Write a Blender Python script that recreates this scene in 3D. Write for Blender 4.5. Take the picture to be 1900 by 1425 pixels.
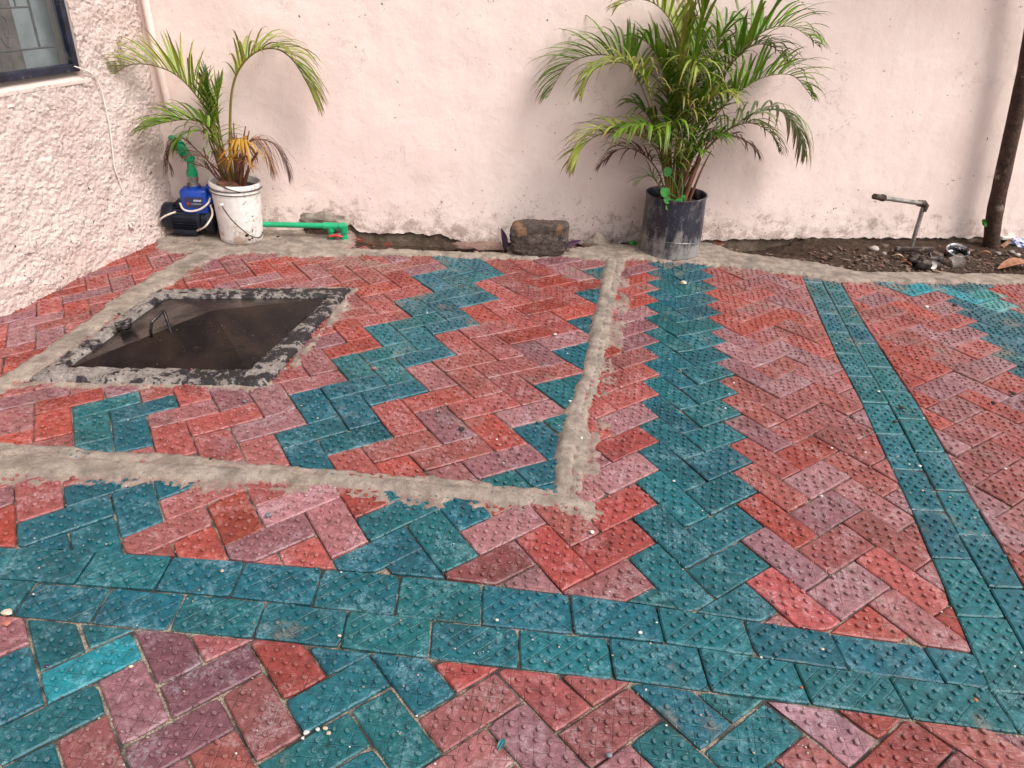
import bpy, bmesh, math, random
import numpy as np
from mathutils import Vector, Matrix, noise as mn

for o_ in list(bpy.data.objects):
    bpy.data.objects.remove(o_)
scene = bpy.context.scene
COL = scene.collection
rnd = random.Random(7)

# ------------------------------------------------------------------ camera
# lengths below are written in paver widths; S turns them into metres
S = 0.12
F_PX, PITCH, ROLL, CAM_H = 1301.57, 0.5328, 0.0768, 12.1123
fw = Vector((0, math.cos(PITCH), -math.sin(PITCH)))
up_ = Vector((0, math.sin(PITCH), math.cos(PITCH)))
r2 = Vector((1, 0, 0)) * math.cos(ROLL) + up_ * math.sin(ROLL)
u2 = Vector((1, 0, 0)) * -math.sin(ROLL) + up_ * math.cos(ROLL)
cam_data = bpy.data.cameras.new('camera')
cam = bpy.data.objects.new('camera', cam_data)
COL.objects.link(cam)
M = Matrix((r2, u2, -fw)).transposed().to_4x4()
M.translation = Vector((0, 0, CAM_H * S))
cam.matrix_world = M
cam_data.sensor_width = 36.0
cam_data.lens = 36.0 * F_PX / 1900.0
cam_data.clip_start = 0.05
cam_data.clip_end = 500
scene.camera = cam

# ------------------------------------------------------------------ light
SUN_EL, SUN_AZ = math.radians(52), math.radians(124)   # azimuth from +Y towards +X
world = bpy.data.worlds.new('World')
scene.world = world
world.use_nodes = True
wn = world.node_tree
bg = wn.nodes['Background']
sky = wn.nodes.new('ShaderNodeTexSky')
sky.sky_type = 'NISHITA'
sky.sun_disc = False
sky.sun_elevation = SUN_EL
sky.sun_rotation = SUN_AZ
sky.air_density = 1.0
sky.dust_density = 4.0
sky.ozone_density = 0.6
hs = wn.nodes.new('ShaderNodeHueSaturation')
hs.inputs['Saturation'].default_value = 0.22
wn.links.new(sky.outputs[0], hs.inputs['Color'])
wn.links.new(hs.outputs[0], bg.inputs['Color'])
bg.inputs['Strength'].default_value = 0.15
sun_d = bpy.data.lights.new('sun', 'SUN')
sun_d.energy = 1.7
sun_d.angle = math.radians(28)
sun_d.color = (1.0, 0.97, 0.945)
sun = bpy.data.objects.new('sun', sun_d)
COL.objects.link(sun)
sd_ = Vector((math.sin(SUN_AZ) * math.cos(SUN_EL), math.cos(SUN_AZ) * math.cos(SUN_EL), math.sin(SUN_EL)))
sun.rotation_euler = sd_.to_track_quat('Z', 'Y').to_euler()
sun.location = (0, 0, 8)
scene.view_settings.view_transform = 'Standard'
scene.view_settings.look = 'None'
scene.view_settings.exposure = 0.62
scene.view_settings.gamma = 1.0

# ------------------------------------------------------------------ measuring helpers
def ray(px, py):
    return fw * F_PX + r2 * (px - 950.0) + u2 * (712.5 - py)
CAMP = Vector((0, 0, CAM_H))
def gnd(px, py, z=0.0):
    d = ray(px, py)
    return CAMP + d * ((z - CAM_H) / d.z)
W0 = Vector((-17.0, 33.0, 0.0))
WU = Vector((1, 0.185, 0)).normalized()          # along the back wall, to the right
WN = Vector((WU.y, -WU.x, 0))                    # out of the back wall, to the yard
LV = Vector((-0.16, -1, 0)).normalized()         # along the house wall, to the camera
LN = Vector((-LV.y, LV.x, 0))                    # out of the house wall
def onplane(px, py, p0, n):
    d = ray(px, py)
    return CAMP + d * ((p0 - CAMP).dot(n) / d.dot(n))
def wal(px, py, off=0.0):
    return onplane(px, py, W0 + WN * off, WN)
def lef(px, py, off=0.0):
    return onplane(px, py, W0 + LN * off, LN)
def fbm(p, o=4):
    return mn.fractal(Vector(p), 1.0, 2.0, o)

# ------------------------------------------------------------------ object helpers
def prop(o, label=None, cat=None, group=None, kind=None):
    if label: o['label'] = label
    if cat: o['category'] = cat
    if group: o['group'] = group
    if kind: o['kind'] = kind
    return o
def empty(name, loc, label, cat, group=None):
    o = bpy.data.objects.new(name, None)
    o.empty_display_size = 0.05
    o.location = Vector(loc) * S
    COL.objects.link(o)
    return prop(o, label, cat, group)
class MB:
    """collects verts (in paver widths, world space) and faces for one mesh"""
    def __init__(s):
        s.v = []; s.f = []; s.c = None
    def add(s, vs, fs):
        n = len(s.v)
        s.v.extend([tuple(v) for v in vs])
        s.f.extend([tuple(i + n for i in f) for f in fs])
    def tube(s, pts, rad, seg=10, cap=True, flat=1.0):
        pts = [Vector(p) for p in pts]
        n = len(pts)
        if not hasattr(rad, '__len__'): rad = [rad] * n
        prev = None; rings = []
        for i, p in enumerate(pts):
            t = (pts[min(i + 1, n - 1)] - pts[max(i - 1, 0)]).normalized()
            if prev is None:
                a = t.cross(Vector((0, 0, 1)))
                if a.length < 0.1: a = t.cross(Vector((1, 0, 0)))
                a.normalize()
            else:
                a = (prev - t * prev.dot(t)).normalized()
            prev = a
            b = t.cross(a)
            rings.append([p + a * (rad[i] * math.cos(2 * math.pi * k / seg)) + b * (rad[i] * flat * math.sin(2 * math.pi * k / seg)) for k in range(seg)])
        vs = [v for r in rings for v in r]
        fs = []
        for i in range(n - 1):
            for k in range(seg):
                k2 = (k + 1) % seg
                fs.append((i * seg + k, i * seg + k2, (i + 1) * seg + k2, (i + 1) * seg + k))
        if cap:
            fs.append(tuple(range(seg - 1, -1, -1)))
            fs.append(tuple((n - 1) * seg + k for k in range(seg)))
        s.add(vs, fs)
    def lathe(s, prof, c, seg=48, ax=Vector((0, 0, 1)), a0=None, wob=0.0, sd=0):
        ax = Vector(ax).normalized()
        a = a0 or (Vector((1, 0, 0)) if abs(ax.x) < 0.9 else Vector((0, 1, 0)))
        a = (a - ax * a.dot(ax)).normalized(); b = ax.cross(a)
        c = Vector(c); vs = []; fs = []
        for (r, z) in prof:
            for k in range(seg):
                th = 2 * math.pi * k / seg
                rr = r * (1 + wob * mn.noise(Vector((math.cos(th) * 1.5 + sd, math.sin(th) * 1.5, z * 0.7))))
                vs.append(c + ax * z + a * (rr * math.cos(th)) + b * (rr * math.sin(th)))
        for i in range(len(prof) - 1):
            for k in range(seg):
                k2 = (k + 1) % seg
                fs.append((i * seg + k, i * seg + k2, (i + 1) * seg + k2, (i + 1) * seg + k))
        s.add(vs, fs)
    def box(s, c, ax, ay, az, hx, hy, hz, bev=0.0):
        c = Vector(c); bm = bmesh.new()
        bmesh.ops.create_cube(bm, size=2)
        for v in bm.verts:
            v.co = Vector((v.co.x * hx, v.co.y * hy, v.co.z * hz))
        if bev:
            bmesh.ops.bevel(bm, geom=bm.edges[:], offset=bev, segments=2, affect='EDGES', profile=0.5)
        bm.verts.index_update()
        vs = [c + Vector(ax) * v.co.x + Vector(ay) * v.co.y + Vector(az) * v.co.z for v in bm.verts]
        s.add(vs, [[v.index for v in f.verts] for f in bm.faces])
        bm.free()
    def rock(s, c, r, sx=1, sy=1, sz=0.7, sub=2, amp=0.25, sd=0.0, freq=1.3):
        bm = bmesh.new()
        bmesh.ops.create_icosphere(bm, subdivisions=sub, radius=1)
        c = Vector(c)
        bm.verts.index_update()
        vs = []
        for v in bm.verts:
            q = v.co.normalized()
            k = 1 + amp * mn.noise(q * freq + Vector((sd, sd * 1.7, -sd))) + amp * 0.4 * mn.noise(q * freq * 3 + Vector((sd, 3, sd)))
            vs.append(c + Vector((q.x * sx, q.y * sy, q.z * sz)) * (r * k))
        s.add(vs, [[v.index for v in f.verts] for f in bm.faces])
        bm.free()
    def build(s, name, mat, parent=None, smooth=True, cols=None, uvs=None):
        me = bpy.data.meshes.new(name)
        org = parent_loc(parent) if parent else Vector((0, 0, 0))
        if parent is None:
            if s.v:
                a = np.array(s.v); org = Vector((float((a[:, 0].min() + a[:, 0].max()) / 2), float((a[:, 1].min() + a[:, 1].max()) / 2), float(a[:, 2].min()))) * S
        me.from_pydata([(v[0] * S - org.x, v[1] * S - org.y, v[2] * S - org.z) for v in s.v], [], s.f)
        if smooth:
            me.polygons.foreach_set('use_smooth', [True] * len(me.polygons))
        if cols is not None:
            at = me.color_attributes.new('Col', 'FLOAT_COLOR', 'POINT')
            at.data.foreach_set('color', np.array(cols, dtype=np.float32).ravel())
        if uvs is not None:
            uv = me.uv_layers.new(name='UVMap')
            li = np.empty(len(me.loops), dtype=np.int32); me.loops.foreach_get('vertex_index', li)
            uv.data.foreach_set('uv', np.array(uvs, dtype=np.float32)[li].ravel())
        me.materials.append(mat)
        me.update()
        if smooth and hasattr(me, 'set_sharp_from_angle'):
            me.set_sharp_from_angle(angle=math.radians(50))
        o = bpy.data.objects.new(name, me)
        COL.objects.link(o)
        if parent:
            o.parent = parent
        else:
            o.location = org
        return o
def parent_loc(p):
    l = Vector((0, 0, 0))
    while p:
        l = l + p.location; p = p.parent
    return l
def spline(pts, n=8):
    """Catmull-Rom through the points"""
    P = [Vector(p) for p in pts]
    P = [P[0] * 2 - P[1]] + P + [P[-1] * 2 - P[-2]]
    out = []
    for i in range(1, len(P) - 2):
        for k in range(n):
            t = k / n
            out.append(0.5 * ((2 * P[i]) + (P[i + 1] - P[i - 1]) * t + (2 * P[i - 1] - 5 * P[i] + 4 * P[i + 1] - P[i + 2]) * t * t + (3 * P[i] - P[i - 1] - 3 * P[i + 1] + P[i + 2]) * t ** 3))
    out.append(P[-2])
    return out

# ------------------------------------------------------------------ materials
class N:
    def __init__(s, name):
        s.m = bpy.data.materials.new(name); s.m.use_nodes = True
        s.t = s.m.node_tree; s.b = s.t.nodes['Principled BSDF']
        s.tc = s.t.nodes.new('ShaderNodeTexCoord')
        g_ = s.t.nodes.new('ShaderNodeNewGeometry'); s.pos = g_.outputs['Position']; s.nrm = g_.outputs['Normal']
    def nd(s, typ, **kw):
        n = s.t.nodes.new(typ)
        for k, v in kw.items(): setattr(n, k, v)
        return n
    def link(s, a, b): s.t.links.new(a, b)
    def put(s, sock, v):
        if hasattr(v, 'links') or isinstance(v, bpy.types.NodeSocket): s.link(v, sock)
        else: sock.default_value = v
    def noise(s, scale, detail=4, rough=0.55, vec=None, dist=0.0, out='Fac'):
        n = s.nd('ShaderNodeTexNoise'); n.inputs['Scale'].default_value = scale
        n.inputs['Detail'].default_value = detail; n.inputs['Roughness'].default_value = rough; n.inputs['Distortion'].default_value = dist
        s.link(vec or s.pos, n.inputs['Vector']); return n.outputs[out]
    def vor(s, scale, feat='F1', vec=None, rnd_=1.0, out='Distance'):
        n = s.nd('ShaderNodeTexVoronoi', feature=feat); n.inputs['Scale'].default_value = scale
        n.inputs['Randomness'].default_value = rnd_
        s.link(vec or s.pos, n.inputs['Vector']); return n.outputs[out]
    def ramp(s, f, a, b, lo=0.0, hi=1.0):
        n = s.nd('ShaderNodeMapRange'); n.interpolation_type = 'SMOOTHSTEP'
        s.put(n.inputs['Value'], f); n.inputs['From Min'].default_value = a; n.inputs['From Max'].default_value = b
        n.inputs['To Min'].default_value = lo; n.inputs['To Max'].default_value = hi; return n.outputs[0]
    def math(s, op, a, b=0.0, c=None):
        n = s.nd('ShaderNodeMath', operation=op); s.put(n.inputs[0], a); s.put(n.inputs[1], b)
        if c is not None: s.put(n.inputs[2], c)
        return n.outputs[0]
    def mix(s, f, a, b, mode='MIX'):
        n = s.nd('ShaderNodeMix', data_type='RGBA', blend_type=mode)
        s.put(n.inputs[0], f)
        for i, v in ((6, a), (7, b)):
            if isinstance(v, tuple): v = (*v, 1.0) if len(v) == 3 else v
            s.put(n.inputs[i], v)
        return n.outputs[2]
    def sep(s, v=None):
        n = s.nd('ShaderNodeSeparateXYZ'); s.link(v or s.pos, n.inputs[0]); return n.outputs
    def bump(s, h, dist, strength=1.0, prev=None):
        n = s.nd('ShaderNodeBump'); n.inputs['Strength'].default_value = strength; n.inputs['Distance'].default_value = dist
        s.put(n.inputs['Height'], h)
        if prev: s.link(prev, n.inputs['Normal'])
        return n.outputs[0]
    def done(s, col, rough=0.6, nrm=None, metal=0.0, spec=0.5, **kw):
        if isinstance(col, tuple): col = (*col, 1.0)
        s.put(s.b.inputs['Base Color'], col); s.put(s.b.inputs['Roughness'], rough)
        s.put(s.b.inputs['Metallic'], metal); s.b.inputs['Specular IOR Level'].default_value = spec
        if nrm: s.link(nrm, s.b.inputs['Normal'])
        for k, v in kw.items(): s.put(s.b.inputs[k], v)
        return s.m
def plain(name, col, rough=0.5, metal=0.0, var=0.25, scale=30, bump=0.0005, dirt=None, dscale=14, dlo=0.55, dhi=0.7, spec=0.5):
    n = N(name)
    a = n.noise(scale, 5)
    c = n.mix(n.ramp(a, 0.3, 0.7), tuple(x * (1 - var) for x in col), tuple(min(1, x * (1 + var)) for x in col))
    if dirt:
        c = n.mix(n.ramp(n.noise(dscale, 6, 0.65), dlo, dhi), c, dirt)
    return n.done(c, rough, n.bump(n.noise(scale * 4, 4), bump) if bump else None, metal, spec)
LAT = {
 'A': ([[2.9837, 16.3256], [7.9006, 6.3041], [-5.6334, 7.907], [0.0201, -0.2257], [-0.3948, 0.2384], [0.1767, -0.4739]],
  [(0, -1, 0.142, 0.205), (1, 0, 0.161, 0.365), (2, 1, 0.094, 0.273), (3, 2, 0.07, 0.308), (4, 3, 0.098, 0.377), (5, 4, 0.095, 0.311), (6, 5, 0.037, 0.255), (7, 6, 0.054, 0.217), (8, 7, 0.039, 0.163), (9, 8, 0.029, 0.111), (10, 9, 0.013, 0.165), (11, 10, 0.044, 0.171), (12, 11, 0.031, 0.188), (-1, -2, 0.112, 0.114), (-2, -3, 0.079, -0.069), (3, -3, 0.041, -0.097), (4, -2, 0.042, -0.152), (5, -1, -0.037, -0.195), (6, 0, -0.076, -0.341), (7, 1, -0.058, -0.305), (8, 2, -0.086, -0.415), (9, 3, -0.097, -0.532), (10, 4, -0.143, -0.465), (11, 5, -0.138, -0.529), (12, 6, -0.087, -0.523), (13, 7, -0.125, -0.355), (14, 8, -0.08, -0.254), (2, -4, -0.019, -0.117), (1, -5, 0.041, -0.094), (0, -6, -0.002, -0.121), (-1, -3, 0.07, -0.011), (-3, -2, 0.007, 0.126), (-1, -2, 0.023, 0.083), (-3, -3, 0.008, 0.013), (-3, -1, 0.03, 0.143), (-4, -1, -0.017, 0.014), (-4, -3, 0.051, 0.136), (-5, -1, -0.043, 0.085), (-5, 0, -0.057, 0.157), (-4, -2, -0.024, 0.017), (-5, 1, -0.144, 0.012), (-6, 1, -0.16, -0.08), (-6, -1, -0.089, -0.087), (0, -5, -0.003, -0.131), (1, -7, -0.055, 0.103), (3, -6, -0.002, -0.085), (3, -7, -0.059, 0.004), (1, -4, 0.087, -0.072), (2, -6, 0.042, 0.109), (-8, 1, 0.003, -0.063), (-8, 3, -0.142, 0.056), (-10, 5, -0.078, -0.128), (-9, 3, -0.084, 0.007), (-10, 3, 0.036, -0.023), (-12, 5, 0.22, -0.137), (-12, 7, 0.006, -0.019), (-11, 5, 0.02, -0.124), (-13, 8, -0.027, 0.235), (22, 1, 0.098, -0.079), (21, 0, 0.173, 0.048), (20, -1, 0.109, 0.141), (19, -2, -0.139, -0.037), (18, -3, -0.171, -0.041), (23, 1, 0.077, 0.195), (22, 0, -0.104, 0.004), (21, -1, 0.073, 0.305), (20, -2, -0.122, 0.165), (19, -3, -0.252, 0.087), (24, 3, 0.34, 0.048), (24, 0, 0.115, 0.552)]),
 'B': ([[-1.3685, 24.9516], [8.6837, 6.163], [-5.9022, 7.4017], [0.3997, 0.1384], [-1.2918, 0.6098], [0.1924, -0.3075]],
  [(2, 2, 0.05, -0.115), (0, 0, -0.069, 0.107), (-2, -2, -0.132, 0.069), (-4, -4, -0.129, 0.13), (4, 4, -0.42, 0.029), (-6, -6, -0.069, -0.081), (-2, 4, 0.191, -0.112), (0, 6, -0.105, 0.121), (-4, 2, -0.021, 0.106), (-6, 0, 0.032, 0.037), (-8, -2, -0.022, 0.141), (-9, -4, 0.126, -0.067), (0, 2, 0.208, 0.051), (1, 0, -0.055, 0.018), (1, -1, 0.004, 0.0), (1, 2, 0.169, -0.083), (2, -2, -0.131, -0.113), (5, 1, -0.01, 0.072), (3, -1, 0.258, -0.1), (1, -3, 0.076, -0.066), (-1, -5, 0.007, 0.006), (-3, -7, 0.079, 0.048), (-14, 1, 0.032, -0.003), (-12, 1, -0.05, -0.176), (-14, 0, 0.023, -0.009), (-13, 0, 0.113, 0.028), (-11, 0, -0.073, -0.057), (-11, -1, -0.127, -0.02), (-13, -1, -0.022, 0.149), (-12, -1, 0.038, -0.005), (-12, -3, 0.093, -0.25), (-13, -3, -0.119, 0.208)]),
 'C': ([[-8.2171, 5.3807], [6.1232, 5.6342], [-5.4484, 6.2443], [0.4516, 0.0925], [-0.3159, 0.0433], [0.2173, -0.0767]],
  [(3, 2, 0.054, -0.05), (4, 2, -0.024, -0.083), (4, 0, -0.01, 0.027), (3, 0, 0.044, 0.049), (6, 1, 0.039, -0.013), (6, 0, -0.006, -0.049), (2, 3, 0.093, -0.012), (4, 3, 0.008, -0.071), (2, 2, -0.005, 0.024), (4, 1, -0.117, 0.164), (5, 1, -0.04, 0.152), (3, 1, -0.002, -0.106), (5, 0, 0.053, -0.129), (5, -1, -0.046, -0.096), (6, -2, -0.071, -0.024), (5, -2, 0.024, 0.059), (6, -1, -0.017, 0.107), (7, -1, -0.03, 0.151), (3, 3, -0.044, 0.063), (8, -1, -0.011, 0.022), (8, -2, -0.007, -0.039), (7, -2, -0.001, -0.049), (8, -4, -0.091, -0.015), (9, -3, 0.036, 0.025), (8, -3, 0.057, -0.007), (10, -3, -0.028, -0.006), (10, -4, -0.047, 0.018), (10, -5, 0.055, 0.049), (11, -5, 0.012, 0.121), (9, -4, 0.029, -0.087), (12, -5, 0.035, 0.004), (12, -6, 0.038, -0.144), (11, -6, 0.049, -0.056), (13, -7, -0.014, 0.111), (12, -7, 0.065, 0.028), (14, -7, 0.034, -0.023), (14, -8, -0.121, -0.085), (14, -9, -0.014, 0.006), (15, -9, 0.014, 0.053)]),
}

# ------------------------------------------------------------------ material: painted pavers
n = N('painted_paver')
att = n.nd('ShaderNodeAttribute', attribute_name='Col')
base = att.outputs['Color']; al = att.outputs['Alpha']
big = n.noise(9, 5, 0.6); fine = n.noise(120, 6, 0.7); mid = n.noise(38, 6, 0.68)
v1 = n.nd('ShaderNodeHueSaturation'); n.link(base, v1.inputs['Color']); n.link(n.ramp(mid, 0.25, 0.75, 0.62, 1.32), v1.inputs['Value'])
v1.inputs['Saturation'].default_value = 1.0
c = v1.outputs[0]
# worn, chalky paint
pale = n.mix(1.0, base, (0.11, 0.145, 0.155), 'ADD')
worn = n.math('MULTIPLY', n.ramp(n.math('ADD', n.math('MULTIPLY', big, 0.55), n.math('MULTIPLY', mid, 0.45)), 0.49, 0.62), n.ramp(fine, 0.40, 0.58))
c = n.mix(n.math('MULTIPLY', worn, 0.80), c, pale)
# second coat of paint: darker, wetter patches
c = n.mix(n.math('MULTIPLY', n.ramp(n.noise(5.5, 3, 0.5), 0.52, 0.68), 0.35), c, n.mix(0.75, base, (0.0, 0.0, 0.0)))
# stud caps rubbed to cement, their highlights also put into the colour
cap = n.math('MULTIPLY', n.ramp(al, 0.9, 1.0), n.ramp(n.noise(60, 3), 0.38, 0.58))
c = n.mix(n.math('MULTIPLY', cap, 0.55), c, n.mix(1.0, base, (0.075, 0.075, 0.078), 'ADD'))
# mortar film and dirt
zz = n.sep()
dirtn = n.noise(3.1, 8, 0.72)
far = n.ramp(zz[1], 2.6, 4.1, 0.0, 0.085)
film = n.ramp(n.math('ADD', dirtn, far), 0.585, 0.70)
c = n.mix(n.math('MULTIPLY', film, n.ramp(mid, 0.3, 0.62, 0.25, 0.9)), c, (0.19, 0.14, 0.11))
c = n.mix(n.ramp(n.noise(210, 3, 0.6), 0.76, 0.84, 0, 0.5), c, (0.40, 0.34, 0.29))
c = n.mix(n.ramp(n.noise(95, 2, 0.5), 0.70, 0.76, 0, 0.8), c, (0.045, 0.03, 0.028))
# low sides of the pavers hold sand
side = n.ramp(zz[2], -0.012, -0.004, 0.75, 0.0)
c = n.mix(side, c, (0.12, 0.085, 0.065))
# pressed diamond grooves
uv = n.sep(n.tc.outputs['UV'])
def line(sgn):
    q = n.math('ADD', n.math('MULTIPLY', uv[0], 1 / 0.42), n.math('MULTIPLY', uv[1], sgn / 0.38))
    q = n.math('ADD', q, n.math('MULTIPLY', n.noise(14, 2), 0.22))
    fr = n.math('ABSOLUTE', n.math('SUBTRACT', n.math('FRACT', q), 0.5))
    return n.ramp(fr, 0.0, 0.060, 1.0, 0.0)
gro = n.math('MAXIMUM', line(1), line(-1))
keep = n.ramp(n.noise(22, 3), 0.36, 0.56)
h = n.math('ADD', n.math('MULTIPLY', n.math('MULTIPLY', gro, keep), -0.42), n.math('ADD', n.math('MULTIPLY', mid, 1.3), n.math('MULTIPLY', fine, 0.35)))
nr = n.bump(h, 0.0036, 1.0)
c = n.mix(n.math('MULTIPLY', n.math('MULTIPLY', gro, keep), 0.12), c, n.mix(0.6, base, (0.01, 0.01, 0.01)))
M_PAVE = n.done(c, n.ramp(mid, 0.3, 0.7, 0.22, 0.48), nr, 0.0, 0.5)

# ------------------------------------------------------------------ paver colours
TEAL = [(0.006, 0.125, 0.155), (0.007, 0.140, 0.165), (0.005, 0.112, 0.148), (0.006, 0.132, 0.145), (0.005, 0.118, 0.160)]
BRIGHT = (0.010, 0.29, 0.35)
REDS = [(0.400, 0.070, 0.050), (0.375, 0.085, 0.072), (0.340, 0.088, 0.080), (0.330, 0.115, 0.110),
        (0.350, 0.150, 0.155), (0.290, 0.110, 0.120), (0.400, 0.085, 0.072), (0.340, 0.050, 0.033), (0.350, 0.105, 0.095), (0.33, 0.085, 0.07)]
LILAC = (0.270, 0.115, 0.130); PLUM = (0.190, 0.070, 0.085); BRICK = (0.330, 0.055, 0.042); ROSE = (0.275, 0.085, 0.080); MAUVE = (0.400, 0.190, 0.215); SCARLET = (0.37, 0.060, 0.050)
SPECIAL = {
 ('C', 'V', 3, 0): LILAC, ('C', 'H', 4, 0): PLUM, ('C', 'H', 3, -1): PLUM, ('C', 'V', 4, 1): PLUM, ('C', 'V', 5, -2): ROSE, ('C', 'V', 6, -1): BRICK,
 ('C', 'H', 2, 2): BRIGHT, ('C', 'H', 8, -4): ROSE, ('C', 'V', 9, -6): LILAC, ('C', 'V', 10, -5): (0.33, 0.075, 0.07), ('C', 'H', 10, -6): (0.26, 0.07, 0.066),
 ('C', 'V', 14, -9): MAUVE, ('C', 'H', 9, -3): SCARLET, ('C', 'H', 14, -10): BRICK, ('C', 'V', 2, -1): ROSE, ('C', 'H', 4, -2): BRICK, ('C', 'H', 5, 1): (0.36, .1, .1),
 ('C', 'H', 8, -8): BRICK,
 ('A', 'V', -4, -3): SCARLET, ('A', 'H', -3, -3): SCARLET, ('A', 'H', -5, -1): (0.37, 0.15, 0.155), ('A', 'H', -6, -2): (0.24, 0.06, 0.055), ('A', 'V', -2, -1): (0.40, 0.15, 0.15),
 ('A', 'H', -4, -4): (0.31, 0.10, 0.10), ('A', 'H', -2, -2): SCARLET, ('A', 'V', -8, 1): (0.36, 0.13, 0.135), ('A', 'V', -10, 3): (0.36, 0.06, 0.035), ('A', 'H', -9, 3): (0.40, 0.17, 0.18),
 ('A', 'V', 0, -7): (0.42, 0.08, 0.075), ('A', 'V', 1, -6): LILAC, ('A', 'H', 1, -7): (0.34, 0.15, 0.16), ('A', 'H', 0, 0): SCARLET, ('A', 'H', 1, 1): (0.35, 0.15, .16),
 ('A', 'V', 22, 3): BRIGHT, ('A', 'V', 24, 1): BRIGHT, ('A', 'H', 24, 0): (0.10, 0.36, 0.36), ('A', 'H', 25, 1): (0.02, 0.30, 0.28), ('A', 'H', 23, 3): BRIGHT,
}
TEALSET = {'A': ({3, 23, -5, -17}, {4, 24, -8, -20}), 'C': ({-1, 11, 19}, {0, 8, 20})}
def colour(lat, typ, i, j):
    r = random.Random((i * 7919 + j * 104729 + (1 if typ == 'H' else 0) * 31 + ord(lat) * 17) & 0xffffff)
    if (lat, typ, i, j) in SPECIAL:
        b = SPECIAL[(lat, typ, i, j)]
    else:
        d = i - j
        if lat == 'B':
            teal = ((d in (-2, -4) and (typ, i, j) != ('V', -10, -6) and i > -13) or (d in (6, 8))) or (typ, i, j) in {('H', -14, 0), ('H', -13, -1), ('V', -14, -2), ('V', -13, -3), ('H', -15, -3)}
        else:
            teal = d in TEALSET[lat][0 if typ == 'V' else 1]
        b = r.choice(TEAL) if teal else r.choice(REDS)
    k = r.uniform(0.86, 1.12) * (0.62 if b[2] > b[0] else 0.70)
    return tuple(x * k for x in b)

# ------------------------------------------------------------------ warped lattice -> ground
def warp(lat, x, y):
    co, res = LAT[lat]
    t = (1.0, x / 10, y / 10, x * x / 100, x * y / 100, y * y / 100)
    gx = sum(t[k] * co[k][0] for k in range(6)); gy = sum(t[k] * co[k][1] for k in range(6))
    sw = 0.25; sx = sy = 0.0
    for (a, b, rx, ry) in res:
        w = math.exp(-((a - x) ** 2 + (b - y) ** 2) / 2.4)
        sw += w; sx += w * rx; sy += w * ry
    return Vector((gx + sx / sw, gy + sy / sw))
def G2(px, py):
    p = gnd(px, py); return (p.x, p.y)
def poly_y(pl, x):          # y on a polyline sorted by x, and slope
    for k in range(len(pl) - 1):
        if x < pl[k + 1][0] or k == len(pl) - 2:
            (x0, y0), (x1, y1) = pl[k], pl[k + 1]
            s = (y1 - y0) / (x1 - x0); return y0 + s * (x - x0), s
TOP = [G2(*p) for p in [(0, 1012), (440, 1040), (817.6, 1072), (1177, 1118), (1542, 1173), (1797, 1209)]]
MID = [G2(*p) for p in [(0, 1074), (383, 1102), (801, 1149), (1280, 1197), (1558, 1241), (1841, 1278)]]
BOT = [G2(*p) for p in [(36, 1142.6), (468, 1183), (789, 1219), (1120, 1257.6), (1478, 1303), (1837, 1354)]]
sw_ = lambda pl: sorted((y, x) for x, y in pl)
RL = sw_([G2(*p) for p in [(1491, 518), (1553, 659), (1600, 750), (1692, 947), (1760, 1108), (1799, 1197)]])
RM = sw_([G2(*p) for p in [(1525.6, 520), (1586, 637), (1659, 764.6), (1735, 907), (1783, 1000), (1875, 1160)]])
RR = sw_([G2(*p) for p in [(1558, 520), (1611, 611), (1699, 742.7), (1779, 877.7), (1848.5, 1000)]])
BACK = [(-20.5, 33.5)] + [G2(*p) for p in [(330, 436), (500, 452), (570, 466), (900, 474), (1190, 470), (1310, 480), (1480, 502), (1560, 515), (2000, 521)]]
CR = sw_([(1.7, 14.7), (2.1, 18.7), (2.8, 21.8), (3.2, 24.9), (3.85, 29), (4.77, 33.6)])
def clip(poly, p, nrm):     # keep the side nrm points to
    out = []
    for k in range(len(poly)):
        a, b = poly[k], poly[(k + 1) % len(poly)]
        da = (a - p).dot(nrm); db = (b - p).dot(nrm)
        if da >= 0: out.append(a)
        if (da > 0 > db) or (da < 0 < db):
            out.append(a + (b - a) * (da / (da - db)))
    return out
def area(poly):
    return 0.5 * sum(poly[k].x * poly[(k + 1) % len(poly)].y - poly[(k + 1) % len(poly)].x * poly[k].y for k in range(len(poly)))
def inset(poly, d):
    m = []
    for p in poly:
        if not m or (p - m[-1]).length > 0.02: m.append(p)
    if len(m) > 2 and (m[0] - m[-1]).length < 0.02: m.pop()
    if len(m) < 3: return []
    out = m
    for k in range(len(m)):
        a, b = m[k], m[(k + 1) % len(m)]
        t = (b - a).normalized(); nn = Vector((-t.y, t.x))
        out = clip(out, a + nn * d, nn)
        if len(out) < 3: return []
    return out
PV = MB(); PC = []; PU = []
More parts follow.
